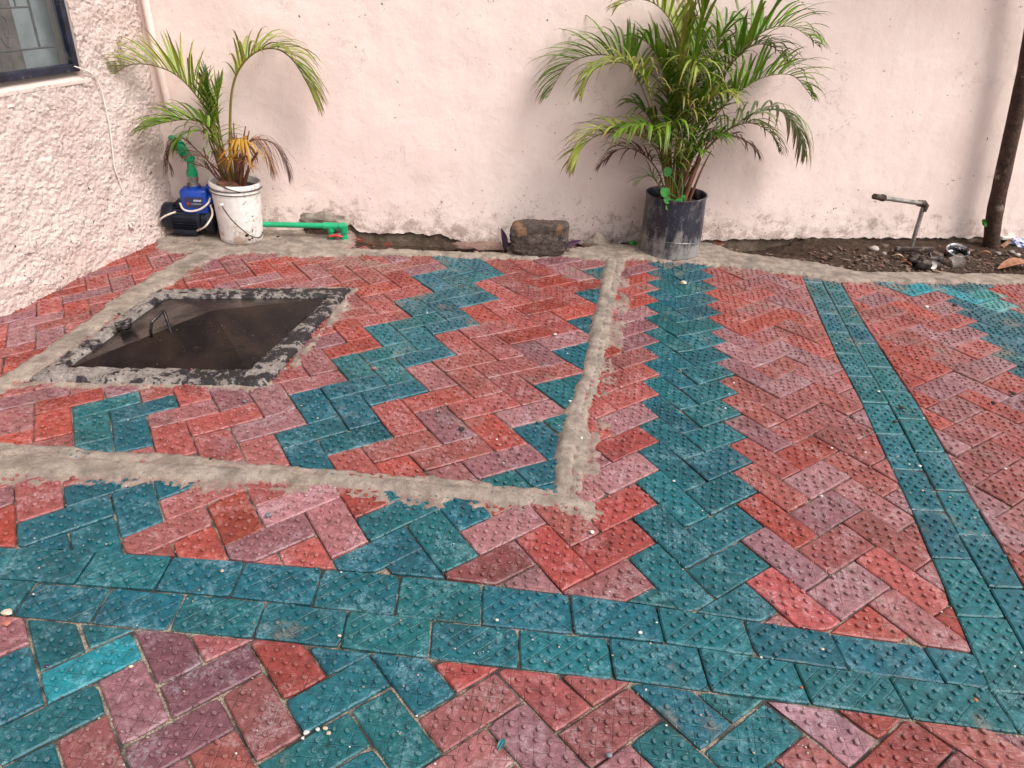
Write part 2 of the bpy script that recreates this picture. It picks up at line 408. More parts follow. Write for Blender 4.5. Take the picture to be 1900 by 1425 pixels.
def paver(quad, colr, rr, uvfn, clips=(), gap=0.021, studs=True, pu=0.21, pv=0.19):
    """one paver: quad of ground corners, clipped, gapped, chamfered, with cast studs"""
    poly = list(quad)
    for p, nn in clips:
        poly = clip(poly, p, nn)
        if len(poly) < 3: return
    if area(poly) < 0: poly.reverse()
    outer = inset(poly, gap)
    if len(outer) < 3 or area(outer) < 0.06: return
    top = inset(outer, 0.028)
    if len(top) < 3: return
    r = random.Random(rr)
    z0 = r.uniform(-0.026, 0.030); tx, ty = r.uniform(-0.012, 0.012), r.uniform(-0.012, 0.012)
    cen = sum(top, Vector((0, 0))) / len(top)
    def Z(p):
        return z0 + (p.x - cen.x) * tx + (p.y - cen.y) * ty + 0.03 * mn.noise(Vector((p.x * 0.35, p.y * 0.35, 0)))
    a1 = r.uniform(0, 0.9)
    cc = (*colr, a1)
    def pt(p, z): PV.v.append((p.x, p.y, z)); PC.append(cc); PU.append(uvfn(p)); return len(PV.v) - 1
    # rings made at matching angles: sample both outlines by the same count
    k = len(top)
    # chamfer and sides follow each outline: nearest outer point for every top corner
    oi = [];
    for p in top:
        q = min(outer, key=lambda o: (o - p).length)
        oi.append(q)
    if cen.y < 24:      # edges knocked about in handling: fine waviness, a chipped corner here and there
        T2 = []; O2 = []
        for m in range(k):
            a, b_ = top[m], top[(m + 1) % k]; c_, d_ = oi[m], oi[(m + 1) % k]
            ns = max(1, int((b_ - a).length / 0.16))
            for s_ in range(ns):
                t = s_ / ns; p = a.lerp(b_, t); q = c_.lerp(d_, t)
                inw = (cen - p).normalized()
                e = 0.010 + 0.018 * mn.noise(Vector((p.x * 3.1, p.y * 3.1, 4))) + 0.012 * mn.noise(Vector((p.x * 9, p.y * 9, 6)))
                if s_ == 0: e += 0.015 + max(0, r.gauss(0, 0.022))
                T2.append(p + inw * max(0, e)); O2.append(q + inw * max(0, e - 0.006))
        tp, oi, k = T2, O2, len(T2)
    else:
        tp = top
    ti = [pt(p, Z(p)) for p in tp]
    PV.f.append(tuple(ti))
    ring = [pt(q, Z(q) - 0.03) for q in oi]
    low = [pt(q, -0.32) for q in oi]
    for m in range(k):
        m2 = (m + 1) % k
        if (oi[m] - oi[m2]).length < 1e-6:
            PV.f.append((ti[m], ring[m], ti[m2]))
        else:
            PV.f.append((ti[m], ring[m], ring[m2], ti[m2])); PV.f.append((ring[m], low[m], low[m2], ring[m2]))
    return top, Z
def studs_on(top, Z, xy, L, W, colr, pu, pv, rr, sc):
    """xy maps local (u along L, v along W) to the ground"""
    r = random.Random(rr + 5)
    lim = inset(top, 0.045)
    if len(lim) < 3: return
    nu, nv = int(L / pu), int(W / pv)
    near = None
    for i in range(nu + 1):
        for j in range(nv + 1):
            if (i + j) & 1: continue
            u = (L - nu * pu) / 2 + i * pu + r.uniform(-0.022, 0.022); v = (W - nv * pv) / 2 + j * pv + r.uniform(-0.02, 0.02)
            p = xy(u, v)
            ok = all((p - lim[k]).dot(Vector((-(lim[(k + 1) % len(lim)] - lim[k]).y, (lim[(k + 1) % len(lim)] - lim[k]).x))) > 0 for k in range(len(lim)))
            if not ok or r.random() < 0.06: continue
            rad = r.uniform(0.047, 0.066) * sc; hh = r.uniform(0.044, 0.068) * sc
            seg = 10 if p.y < 14 else (7 if p.y < 22 else 5)
            z = Z(p); b = len(PV.v); ph = r.uniform(0, 6)
            for (fr, fz, a_) in ((1.0, -0.004, 0.5), (0.93, 0.78, 0.6), (0.72, 1.0, 1.0)):
                for k in range(seg):
                    th = ph + 2 * math.pi * k / seg
                    q = 1 + 0.12 * math.sin(th * 2 + ph)
                    PV.v.append((p.x + rad * fr * q * math.cos(th), p.y + rad * fr * q * math.sin(th), z + hh * fz if fz > 0 else z - 0.006))
                    PC.append((*colr, a_)); PU.append((0.22, 0.0))
            for ring in range(2):
                for k in range(seg):
                    k2 = (k + 1) % seg
                    PV.f.append((b + ring * seg + k, b + ring * seg + k2, b + (ring + 1) * seg + k2, b + (ring + 1) * seg + k))
            PV.f.append(tuple(b + 2 * seg + k for k in range(seg)))
V2 = lambda t: Vector((t[0], t[1]))
def yclip(pl, c, sgn):
    y, s = poly_y(pl, c.x); return (Vector((c.x, y)), Vector((-s, 1)).normalized() * sgn)
def xclip(pl, c, sgn):      # polyline stored as (y, x)
    x, s = poly_y(pl, c.y); return (Vector((x, c.y)), Vector((1, -s)).normalized() * sgn)
def do_lattice(lat, rng, region):
    for i in range(*rng[0]):
        for j in range(*rng[1]):
            if lat == 'B':
                s = (i + j) % 4; typ = 'V' if s == 0 else ('H' if s == 2 else None)
            else:
                s = (i - j) % 4; typ = 'V' if s == 3 else ('H' if s == 0 else None)
            if not typ: continue
            lx, ly = (2, 1) if typ == 'H' else (1, 2)
            q = [warp(lat, i, j), warp(lat, i + lx, j), warp(lat, i + lx, j + ly), warp(lat, i, j + ly)]
            cen = sum(q, Vector((0, 0))) / 4
            for (tag, clips) in region(cen, q):
                col = colour(lat, typ, i, j)
                e1 = (q[1] - q[0]) if typ == 'H' else (q[3] - q[0]); e2 = (q[3] - q[0]) if typ == 'H' else (q[1] - q[0])
                L, W = e1.length, e2.length; d1, d2 = e1 / L, e2 / W; det = d1.x * d2.y - d1.y * d2.x
                o = q[0]; jj = random.Random(i * 31 + j).uniform(0, 3)
                def uvfn(p, o=o, d1=d1, d2=d2, det=det, jj=jj):
                    w = p - o; return ((w.x * d2.y - w.y * d2.x) / det + jj, (d1.x * w.y - d1.y * w.x) / det + jj * 0.7)
                res = paver(q, col, i * 1009 + j * 13 + ord(lat), uvfn, clips, gap=0.020 if lat == 'C' else 0.011)
                if res:
                    sc = min(1.0, W)
                    studs_on(res[0], res[1], lambda u, v, o=o, d1=d1, d2=d2: o + d1 * u + d2 * v, L, W, col, 0.195 * sc, 0.175 * sc, i * 77 + j, sc)
def near_front(q, pl):
    return True
def regA(c, q):
    ys = [p.y for p in q]; xs = [p.x for p in q]
    if c.y > poly_y(BACK, c.x)[0] - 0.05: return []
    if max(ys) < poly_y(TOP, c.x)[0] or min(ys) > 36.5 or c.x > 34 or c.x < -20: return []
    out = []
    rl, rr_ = poly_y(RL, c.y)[0], poly_y(RR, c.y)[0]
    cl = [yclip(TOP, c, 1)]
    if min(xs) < rl and c.y < 34.5:
        cr = poly_y(CR, c.y)[0]
        if c.y < 14.75 and c.x < cr + 3: out.append(('m', cl + [xclip(RL, c, -1)] + ([(Vector((0, 14.75)), Vector((0, -1)))] if max(ys) > 14.75 and c.x < 1.5 else [])))
        elif max(xs) > cr: out.append(('r', cl + [xclip(RL, c, -1), xclip(CR, c, 1)]))
        elif min(ys) < 14.75: out.append(('m', cl + [(Vector((0, 14.75)), Vector((0, -1)))]))
    if max(xs) > rr_ and c.x > 5:
        out.append(('d', [xclip(RR, c, 1), (Vector((0, 9.75)), Vector((0, 1)))]))
    return out
def regB(c, q):
    ys = [p.y for p in q]; xs = [p.x for p in q]
    if c.y > poly_y(BACK, c.x)[0] - 0.05: return []
    if max(ys) < 14.75 or min(ys) > 34 or min(xs) > poly_y(CR, c.y)[0] or c.x < -20.5: return []
    # under the manhole there are no pavers
    if -13.4 < c.x < -9.0 and 20.6 < c.y < 24.6: return []
    return [('b', [(Vector((0, 14.75)), Vector((0, 1))), xclip(CR, c, -1)])]
def regC(c, q):
    ys = [p.y for p in q]
    if min(ys) > poly_y(BOT, c.x)[0] or c.y < 3.5 or c.x < -16 or c.x > 17: return []
    return [('c', [yclip(BOT, c, -1)])]
do_lattice('A', ((-18, 42), (-26, 20)), regA)
do_lattice('B', ((-26, 16), (-24, 22)), regB)
do_lattice('C', ((-14, 30), (-18, 12)), regC)
# border courses: front pair and right pair
def course(lo, hi, joints, axis, seed, zend=None):
    for k in range(len(joints) - 1):
        a, b = joints[k], joints[k + 1]
        if axis == 'x':
            sl = 0.06
            q = [Vector((a + sl, poly_y(lo, a)[0])), Vector((b + sl, poly_y(lo, b)[0])), Vector((b, poly_y(hi, b)[0])), Vector((a, poly_y(hi, a)[0]))]
        else:
            q = [Vector((poly_y(lo, a)[0], a)), Vector((poly_y(hi, a)[0], a + 0.05)), Vector((poly_y(hi, b)[0], b + 0.05)), Vector((poly_y(lo, b)[0], b))]
        e1 = (q[1] - q[0]) if axis == 'x' else (q[3] - q[0]); e2 = (q[3] - q[0]) if axis == 'x' else (q[1] - q[0])
        L, W = e1.length, e2.length; d1, d2 = e1 / L, e2 / W; det = d1.x * d2.y - d1.y * d2.x; o = q[0]
        r = random.Random(seed + k * 7)
        t = r.choice(TEAL); kk = r.uniform(0.60, 0.74); col = tuple(x * kk for x in t)
        jj = r.uniform(0, 3)
        uvfn = lambda p, o=o, d1=d1, d2=d2, det=det, jj=jj: (((p - o).x * d2.y - (p - o).y * d2.x) / det + jj, (d1.x * (p - o).y - d1.y * (p - o).x) / det + jj)
        res = paver(q, col, seed + k, uvfn, gap=0.012)
        if res:
            studs_on(res[0], res[1], lambda u, v, o=o, d1=d1, d2=d2: o + d1 * u + d2 * v, L, W, col, 0.20, 0.165, seed * 3 + k, 0.95)
J1 = [-16.2, -14.45, -12.7, -10.95, -9.22, -7.47, -5.81, -4.02, -2.21, -0.33, 1.66, 3.62, 5.53, 7.43, 9.40, 10.50]
J2 = [-15.2, -13.5, -11.7, -9.98, -8.35, -6.72, -4.96, -3.15, -1.33, 0.53, 2.45, 4.37, 6.35, 8.28, 10.31, 12.2, 14.1]
course(MID, TOP, J1, 'x', 100)
course(BOT, MID, J2, 'x', 300)
course(RL, RM, [9.60] + [11.6 + 1.9 * k for k in range(13)], 'y', 500)
course(RM, RR, [9.50] + [10.7 + 1.9 * k for k in range(13)], 'y', 700)
o = PV.build('paving', M_PAVE, smooth=False, cols=PC, uvs=PU)
prop(o, 'red, pink and teal studded pavers laid in herringbone with teal border courses', None, None, 'structure')

# sand bed below the joints
n = N('joint_sand')
c = n.mix(n.ramp(n.noise(260, 3), 0.35, 0.65), (0.13, 0.095, 0.07), (0.36, 0.29, 0.22))
c = n.mix(n.ramp(n.noise(14, 5), 0.42, 0.58), c, (0.035, 0.03, 0.026))
M_SAND = n.done(c, 0.9, n.bump(n.noise(300, 3), 0.003))
b = MB()
b.add([(-80, -60, -0.075), (80, -60, -0.075), (80, 31.5, -0.075), (-80, 31.5, -0.075)], [(0, 1, 2, 3)])
o = b.build('ground', M_SAND, smooth=False)
prop(o, 'brown sandy bed showing in the joints between pavers', None, None, 'structure')
b = MB()
b.add([(-80, 31.5, -0.9), (80, 31.5, -0.9), (80, 90, -0.9), (-80, 90, -0.9)], [(0, 1, 2, 3)])
b.add([(-80, 31.5, -0.9), (80, 31.5, -0.9), (80, 31.5, -0.075), (-80, 31.5, -0.075)], [(0, 1, 2, 3)])
o = b.build('subsoil', M_SAND, smooth=False); prop(o, 'dark earth below the drain recess along the wall', None, None, 'structure')

# ------------------------------------------------------------------ mortar strips
n = N('mortar')
c = n.mix(n.ramp(n.noise(16, 7, 0.65), 0.3, 0.7), (0.185, 0.146, 0.118), (0.35, 0.283, 0.228))
c = n.mix(n.ramp(n.noise(6, 4, 0.6), 0.5, 0.66, 0, 0.6), c, (0.13, 0.106, 0.09))
c = n.mix(n.ramp(n.vor(7, 'DISTANCE_TO_EDGE', vec=n.noise(5, 4, 0.6, out='Color')), 0.0, 0.010, 0.85, 0.0), c, (0.06, 0.045, 0.04))
c = n.mix(n.ramp(n.noise(38, 6, 0.7, dist=1.2), 0.56, 0.68, 0, 0.5), c, (0.10, 0.078, 0.065))
c = n.mix(n.ramp(n.noise(120, 3, 0.6), 0.69, 0.74), c, (0.04, 0.03, 0.028))
zz = n.sep()
c = n.mix(n.ramp(n.math('ADD', zz[2], n.math('MULTIPLY', n.noise(30, 5), -0.016)), -0.012, 0.0, 0.55, 0.0), c, (0.23, 0.105, 0.09))
M_MORT = n.done(c, 0.86, n.bump(n.math('ADD', n.noise(45, 7, 0.7), n.math('MULTIPLY', n.noise(220, 4), 0.3)), 0.009, 0.9), 0, 0.25)
def seg_d(p, a, b):
    ab = b - a; t = max(0, min(1, (p - a).dot(ab) / max(1e-9, ab.dot(ab)))); return (p - a - ab * t).length, t
class Strip:
    def __init__(s, A, B, top, rag, crown=0.0):     # two pixel edges of the strip on the ground
        s.top, s.rag, s.crown = top, rag, crown
        A = [Vector(G2(*p)) for p in A]; B = [Vector(G2(*p)) for p in B]
        s.c = [(a + b) / 2 for a, b in zip(A, B)]; s.w = [(a - b).length / 2 for a, b in zip(A, B)]
    def sd(s, p):
        best = 1e9
        for k in range(len(s.c) - 1):
            d, t = seg_d(p, s.c[k], s.c[k + 1])
            v = d - (s.w[k] * (1 - t) + s.w[k + 1] * t)
            if v < best:
                best = v; ab = s.c[k + 1] - s.c[k]; w_ = p - s.c[k]
                s.lat = (ab.x * w_.y - ab.y * w_.x) / max(1e-6, ab.length) / max(.05, (s.w[k] * (1 - t) + s.w[k + 1] * t))
        return best
    def bbox(s, m=0.9):
        w = max(s.w) + m
        return min(p.x for p in s.c) - w, max(p.x for p in s.c) + w, min(p.y for p in s.c) - w, max(p.y for p in s.c) + w
STR = [
 Strip([(-500, 795), (0, 822), (150, 832), (380, 848), (530, 862), (700, 875), (870, 890), (1050, 905)], [(-500, 850), (0, 880), (150, 886), (380, 893), (530, 898), (700, 912), (870, 930), (1050, 950)], 0.085, 0.15, -1.0),
 Strip([(-500, 845), (0, 876), (250, 886), (500, 897), (800, 920), (1090, 945)], [(-500, 865), (0, 893), (250, 903), (500, 912), (800, 935), (1100, 962)], 0.022, 0.75),
 Strip([(1085, 920), (1096, 800), (1118, 690), (1130, 620), (1147, 520)], [(1112, 930), (1116, 800), (1140, 690), (1158, 620), (1166, 520)], 0.020, 0.65),
 Strip([(990, 915), (1060, 925), (1100, 935)], [(1000, 952), (1060, 965), (1090, 968)], 0.035, 0.55),
 Strip([(1022, 902), (1045, 770), (1080, 690), (1093, 620), (1110, 540), (1125, 478)], [(1088, 902), (1098, 770), (1120, 690), (1133, 620), (1148, 540), (1162, 478)], 0.10, 0.12, 1.0),
 Strip([(-60, 735), (0, 700), (80, 655), (180, 590), (280, 520), (360, 465)], [(-60, 765), (0, 722), (80, 680), (180, 612), (280, 543), (395, 478)], 0.095, 0.32),
 Strip([(30, 718), (280, 722), (500, 725)], [(60, 706), (280, 708), (490, 712)], 0.05, 0.35),
 Strip([(505, 722), (590, 640), (668, 540)], [(480, 718), (565, 640), (640, 540)], 0.05, 0.42),
 Strip([(660, 534), (460, 536), (290, 540)], [(660, 545), (460, 546), (300, 550)], 0.05, 0.35),
 Strip([(300, 540), (180, 612), (70, 700)], [(260, 545), (150, 612), (20, 700)], 0.06, 0.3),
 # ledge along the wall, left to right
 Strip([(330, 432), (400, 425), (470, 415), (560, 412)], [(370, 470), (440, 473), (520, 472), (575, 472)], 0.07, 0.5),
 Strip([(560, 458), (640, 463), (800, 466), (930, 470), (1090, 468), (1200, 462)], [(560, 477), (640, 476), (800, 476), (930, 482), (1090, 480), (1200, 480)], 0.10, 0.30),
 Strip([(1060, 462), (1180, 452), (1310, 452)], [(1120, 480), (1200, 484), (1310, 494)], 0.09, 0.45),
 Strip([(1290, 460), (1400, 474), (1480, 484), (1560, 498)], [(1290, 490), (1400, 502), (1480, 512), (1560, 522)], 0.12, 0.28),
 Strip([(1540, 505), (1700, 508), (1900, 512), (2100, 514)], [(1540, 523), (1700, 524), (1900, 527), (2100, 530)], 0.11, 0.18),
]
GR = 0.07
def rag_noise(x, y):
    return 0.75 * mn.noise(Vector((x * 0.7, y * 0.7, 3.1))) + 0.40 * mn.noise(Vector((x * 2.6, y * 2.6, 7.7))) + 0.42 * mn.noise(Vector((x * 6.5, y * 6.5, 1.7)))
def mortar_h(x, y, L):
    best = -9
    rn = None
    for s_ in L:
        v = s_.sd(Vector((x, y)))
        if v > 1.0: continue
        if rn is None: rn = rag_noise(x, y)
        e = v + s_.rag * rn
        t = max(0.0, min(1.0, (0.12 - e) / 0.34)); t = t * t * (3 - 2 * t)
        h = -0.09 + (s_.top + 0.09) * t
        if s_.crown:
            q = s_.lat * s_.crown + 0.10 * mn.noise(Vector((x * 0.7, y * 0.7, 2)))
            h += (0.028 if q > -0.12 else -0.030) * t - 0.055 * t * math.exp(-((q + 0.12) / 0.07) ** 2) * (mn.noise(Vector((x * .9, y * .9, 9))) > -0.15)
        if h > best: best = h
    return best, rn
cells = {}
for s_ in STR:
    x0, x1, y0, y1 = s_.bbox()
    for ix in range(int(x0 / GR), int(x1 / GR) + 1):
        for iy in range(int(y0 / GR), int(y1 / GR) + 1):
            key = (ix, iy)
            if key in cells: continue
            if s_.sd(Vector((ix * GR, iy * GR))) < 0.75:
                cells[key] = None
b = MB(); idx = {}
def mv(ix, iy):
    k = (ix, iy)
    if k in idx: return idx[k]
    x, y = ix * GR, iy * GR
    h, rn = mortar_h(x, y, STR)
    z = h + 0.030 * mn.noise(Vector((x * 1.7, y * 1.7, 0))) + 0.020 * mn.noise(Vector((x * 6, y * 6, 5))) + 0.008 * mn.noise(Vector((x * 15, y * 15, 5)))
    b.v.append((x, y, z)); idx[k] = (len(b.v) - 1, z); return idx[k]
for (ix, iy) in cells:
    q = [mv(ix, iy), mv(ix + 1, iy), mv(ix + 1, iy + 1), mv(ix, iy + 1)]
    if max(z for _, z in q) < -0.07: continue
    b.f.append(tuple(i for i, _ in q))
o = b.build('mortar_strips', M_MORT); prop(o, 'rough beige mortar channels and smears laid between the paved fields', None, None, 'structure')

# ------------------------------------------------------------------ walls
n = N('smooth_pink_render')
zz = n.sep()
a = n.noise(1.1, 5, 0.55); b_ = n.noise(7, 6, 0.6); f_ = n.noise(60, 4, 0.6)
c = n.mix(n.ramp(a, 0.3, 0.7), (0.745, 0.585, 0.525), (0.80, 0.650, 0.590))
c = n.mix(n.ramp(b_, 0.35, 0.75, 0, 0.45), c, (0.70, 0.535, 0.475))
low = n.ramp(zz[2], -0.02, 0.42, 1.0, 0.0)
gr = n.math('ADD', n.noise(10, 8, 0.75), n.math('MULTIPLY', low, 0.20))
c = n.mix(n.ramp(gr, 0.64, 0.80, 0, 0.7), c, (0.33, 0.235, 0.185))
# splash dots of dirt, thick near the foot of the wall
sp = n.math('ADD', n.noise(85, 4, 0.62), n.math('MULTIPLY', low, 0.085))
c = n.mix(n.ramp(sp, 0.70, 0.735), c, (0.13, 0.095, 0.08))
sp2 = n.math('MULTIPLY', n.ramp(n.noise(34, 3, 0.5), 0.70, 0.73), n.ramp(n.noise(3.0, 2), 0.50, 0.58))
c = n.mix(sp2, c, (0.10, 0.085, 0.08))
# chipped base coat
chip = n.ramp(n.math('ADD', n.noise(22, 7, 0.7), n.math('MULTIPLY', n.ramp(zz[2], -0.09, 0.03, 1.0, 0.0), 0.30)), 0.72, 0.75)
c = n.mix(chip, c, (0.20, 0.15, 0.12))
cr = n.ramp(n.vor(2.6, 'DISTANCE_TO_EDGE', vec=n.noise(3.2, 5, 0.6, out='Color')), 0.0, 0.0028, 1.0, 0.0)
crm = n.math('MULTIPLY', cr, n.ramp(n.noise(2.2, 2), 0.5, 0.62))
c = n.mix(n.math('MULTIPLY', crm, 0.8), c, (0.36, 0.27, 0.23))
hh = n.math('ADD', n.math('MULTIPLY', n.noise(4, 5, 0.5), 1.2), n.math('MULTIPLY', n.noise(24, 6, 0.6), 0.35))
hh = n.math('SUBTRACT', hh, n.math('MULTIPLY', crm, 0.5))
nb = n.bump(n.noise(170, 4, 0.6), 0.0012, 0.8)
M_WALL = n.done(c, 0.72, n.bump(hh, 0.010, 0.8, nb), 0, 0.25)

n = N('rough_earth_brick')
c = n.mix(n.ramp(n.noise(13, 6, 0.65), 0.4, 0.6), (0.10, 0.07, 0.05), (0.17, 0.125, 0.095))
c = n.mix(n.ramp(n.noise(6, 3), 0.58, 0.63), c, (0.24, 0.075, 0.045))
M_EARTH = n.done(c, 0.95, n.bump(n.noise(60, 6, 0.7), 0.008), 0, 0.1)

def on_wall(u, z, off=0.0): return W0 + WU * u + WN * off + Vector((0, 0, z))
# boundary wall: rough core with a coat of render whose foot is broken off in places
LEN = 58.0
wallE = empty('boundary_wall', on_wall(0, 0), 'smooth pale pink rendered wall behind both potted palms, chipped along its foot', 'wall')
mb = MB()
def broken(u):
    """height at which the render stops above the drain recess"""
    w = 0.0
    p = on_wall(u, 0)
    prof = [(-18, -0.3), (-11.2, -0.2), (-10.9, 0.5), (-9.7, 0.62), (-8.8, 0.45), (-8.5, 0.0), (-4.3, -0.06), (-3.2, -0.42), (0.5, -0.55), (3.3, -0.50), (7, -0.3), (11, -0.10), (14, 0.02), (17, 0.12), (23, 0.22), (27, 0.3), (60, 0.3)]
    for k in range(len(prof) - 1):
        if p.x < prof[k + 1][0]:
            t = (p.x - prof[k][0]) / (prof[k + 1][0] - prof[k][0]); w = prof[k][1] * (1 - t) + prof[k + 1][1] * t; break
    return w + 0.16 * mn.noise(Vector((u * 1.9, 0, 0))) + 0.08 * mn.noise(Vector((u * 6, 3, 0)))
du = 0.16; nu = int(LEN / du)
zs = [0.0, 0.02] + [0.12 * k for k in range(1, 16)] + [2.2 + 0.6 * k for k in range(0, 19)]
base = len(mb.v)
for iu in range(nu + 1):
    u = -0.2 + iu * du; b0 = broken(u)
    for kz, z in enumerate(zs):
        zz_ = b0 + z * (1 - 0) if z < 2.0 else max(z, b0 + 1.95)
        d = 0.0
        d += 0.10 * mn.noise(Vector((u * 0.23, zz_ * 0.23, 0))) + 0.035 * mn.noise(Vector((u * 1.1, zz_ * 1.1, 5))) + 0.018 * mn.noise(Vector((u * 3.7, zz_ * 3.7, 9)))
        if kz == 0: d -= 0.28
        # thick broken lumps near the foot
        d += 0.06 * max(0, 1 - zz_ / 1.3) * mn.noise(Vector((u * 2.2, zz_ * 4, 2)))
        mb.v.append(tuple(on_wall(u, zz_, d)))
nz = len(zs)
for iu in range(nu):
    for k in range(nz - 1):
        mb.f.append((iu * nz + k, (iu + 1) * nz + k, (iu + 1) * nz + k + 1, iu * nz + k + 1))
mb.build('render_coat', M_WALL, wallE)
mb = MB()
c0 = on_wall(LEN / 2 - 0.3, 5.5, -1.0)
mb.box(c0, WU, WN, Vector((0, 0, 1)), LEN / 2, 0.85, 7.3)
mb.build('wall_core', M_EARTH, wallE, smooth=False)

# roughcast house wall with window
n = N('roughcast')
zz = n.sep()
a = n.noise(2.5, 4)
c = n.mix(n.ramp(a, 0.3, 0.7), (0.56, 0.43, 0.378), (0.655, 0.53, 0.478))
gr = n.math('ADD', n.noise(9, 6, 0.7), n.ramp(zz[2], 0.0, 0.5, 0.06, 0.0))
c = n.mix(n.ramp(gr, 0.62, 0.72, 0, 0.6), c, (0.44, 0.35, 0.30))
c = n.mix(n.math('MULTIPLY', n.ramp(n.noise(48, 4, 0.6), 0.60, 0.66), n.ramp(n.math('ADD', n.noise(3.4, 3), n.ramp(zz[2], 0.1, 0.8, 0.07, 0.0)), 0.52, 0.62)), c, (0.07, 0.065, 0.06))
hb = n.math('ADD', n.noise(130, 5, 0.65), n.math('MULTIPLY', n.vor(95, 'SMOOTH_F1'), -0.6))
M_ROUGH = n.done(c, 0.85, n.bump(hb, 0.006, 0.8), 0, 0.2)
M_SILL = plain('smooth_sill_plaster', (0.62, 0.50, 0.44), 0.7, var=0.06, scale=8, dirt=(0.45, 0.35, 0.29), dlo=0.6, dhi=0.75)

house = empty('house', W0 + LV * 3, 'roughcast pink house wall on the left with a dark framed window', 'house')
def on_left(u, z, off=0.0): return W0 + LV * u + LN * off + Vector((0, 0, z))
def lu(p): d = p - W0; return d.dot(LV), p.z
# window corner measured on the wall
wc = lef(141, 131, -0.25); wu0, wz0 = lu(wc)
WZ0, WU0 = wz0, wu0
WU1 = WU0 + 12.0; WZ1 = WZ0 + 9.0
su0 = WU0 - 0.5                                   # smooth sill strip runs a little past the frame
def rough_d(u, z):
    p = Vector((u, z, 0.0))
    w = p + Vector((mn.noise(p * 2.5), mn.noise(p * 2.5 + Vector((9, 9, 9))), 0)) * 0.12
    d = 0.16 * (0.5 - mn.voronoi(w * 7.4)[0][0]) * .62 + 0.045 * mn.noise(p * 13 + Vector((4, 4, 4))) + 0.02 * mn.noise(p * 27) + 0.06 * mn.noise(p * 1.7)
    return d + 0.10 * mn.noise(p * 0.25) + 0.03
mb = MB(); st = 0.055; NU = int(21 / st); z_top = 13.5
sub = {}
def rv(iu, iz, st_):
    k = (iu, iz, st_)
    if k not in sub:
        u = iu * st_; z = -0.5 + iz * st_
        mb.v.append(tuple(on_left(u, z, rough_d(u, z)))); sub[k] = len(mb.v) - 1
    return sub[k]
umax_f = 17.0
for iu in range(int(umax_f / st)):
    for iz in range(int(13.2 / st)):
        u, z = (iu + .5) * st, -0.5 + (iz + .5) * st
        if WU0 - 0.02 < u < WU1 and WZ0 - 0.30 < z < WZ1: continue
        mb.f.append((rv(iu, iz, st), rv(iu, iz + 1, st), rv(iu + 1, iz + 1, st), rv(iu + 1, iz, st)))
# plain continuation beyond the finely cast part
def slab(u0, u1, z0, z1, off=0.03):
    mb.add([on_left(u0, z0, off), on_left(u1, z0, off), on_left(u1, z1, off), on_left(u0, z1, off)], [(0, 3, 2, 1)])
zf = -0.5 + int(13.2 / st) * st
slab(0, WU0, zf, 16); slab(WU0, WU1, max(zf, WZ1), 16); slab(WU1, 40, zf, 16); slab(int(umax_f / st) * st, 40, -0.5, zf) if WU1 < umax_f else None
if WU1 >= umax_f:
    slab(int(umax_f / st) * st, 40, -0.5, min(zf, WZ0 - 0.3)); slab(WU1, 40, WZ0 - 0.3, zf)
mb.build('wall', M_ROUGH, house)
# reveal + sill
mb = MB()
def quad(a, b_, c_, d_): mb.add([a, b_, c_, d_], [(0, 1, 2, 3)])
DEEP = -0.55
quad(on_left(WU0, WZ0 - 0.30, 0.05), on_left(WU1, WZ0 - 0.30, 0.05), on_left(WU1, WZ0 - 0.02, DEEP), on_left(WU0, WZ0 - 0.02, DEEP))
quad(on_left(WU0, WZ0 - 0.30, 0.05), on_left(WU0, WZ0 - 0.02, DEEP), on_left(WU0, WZ1, DEEP), on_left(WU0, WZ1, 0.05))
quad(on_left(WU0, WZ1, 0.05), on_left(WU0, WZ1, DEEP), on_left(WU1, WZ1, DEEP), on_left(WU1, WZ1, 0.05))
mb.box(on_left(WU0 + 2.9, WZ0 - 0.36, 0.0), LV, LN, Vector((0, 0, 1)), 3.3, 0.05, 0.07, 0.03)
mb.build('window_sill', M_SILL, house, smooth=False)
M_FRAME = plain('dark_blue_frame_paint', (0.012, 0.014, 0.028), 0.35, var=0.5, scale=20, dirt=(0.10, 0.085, 0.08), dscale=25, dlo=0.58, dhi=0.7)
M_GRILLE = plain('grey_wrought_iron', (0.06, 0.055, 0.055), 0.5, var=0.3)
n = N('window_pane'); M_GLASS = n.done((0.25, 0.28, 0.28), 0.03, None, 0, 0.5, Alpha=0.16)
n = N('curtain_brown'); M_CURT = n.done(n.mix(n.ramp(n.noise(12, 3), .3, .7), (0.075, 0.058, 0.05), (0.13, 0.10, 0.09)), 0.9)
n = N('curtain_pale'); M_CURT2 = n.done(n.mix(n.ramp(n.noise(12, 3), .3, .7), (0.20, 0.23, 0.23), (0.27, 0.30, 0.30)), 0.9)
mb = MB()
fwid = 0.24
off = -0.20
for (u0, u1, z0, z1) in ((WU0 + 0.01, WU0 + 0.29, WZ0, WZ1), (WU0 + 0.30, WU1, WZ0, WZ0 + 0.28), (WU0 + 0.30, WU1, WZ1 - 0.3, WZ1)):
    mb.box(on_left((u0 + u1) / 2, (z0 + z1) / 2, off), LV, LN, Vector((0, 0, 1)), (u1 - u0) / 2, 0.16, (z1 - z0) / 2, 0.03)
frame = mb.build('window_frame', M_FRAME, house, smooth=False)
mb = MB()
mb.add([on_left(WU0 + .25, WZ0 + .25, off - .05), on_left(WU1, WZ0 + .25, off - .05), on_left(WU1, WZ1, off - .05), on_left(WU0 + .25, WZ1, off - .05)], [(0, 3, 2, 1)])
mb.build('pane', M_GLASS, frame, smooth=False)
mb = MB()
g0 = WU0 + 1.1; gz = WZ0 + 0.85; go = off - 0.42
mb.tube([on_left(g0, gz, go), on_left(g0, WZ1, go)], 0.045, 6)
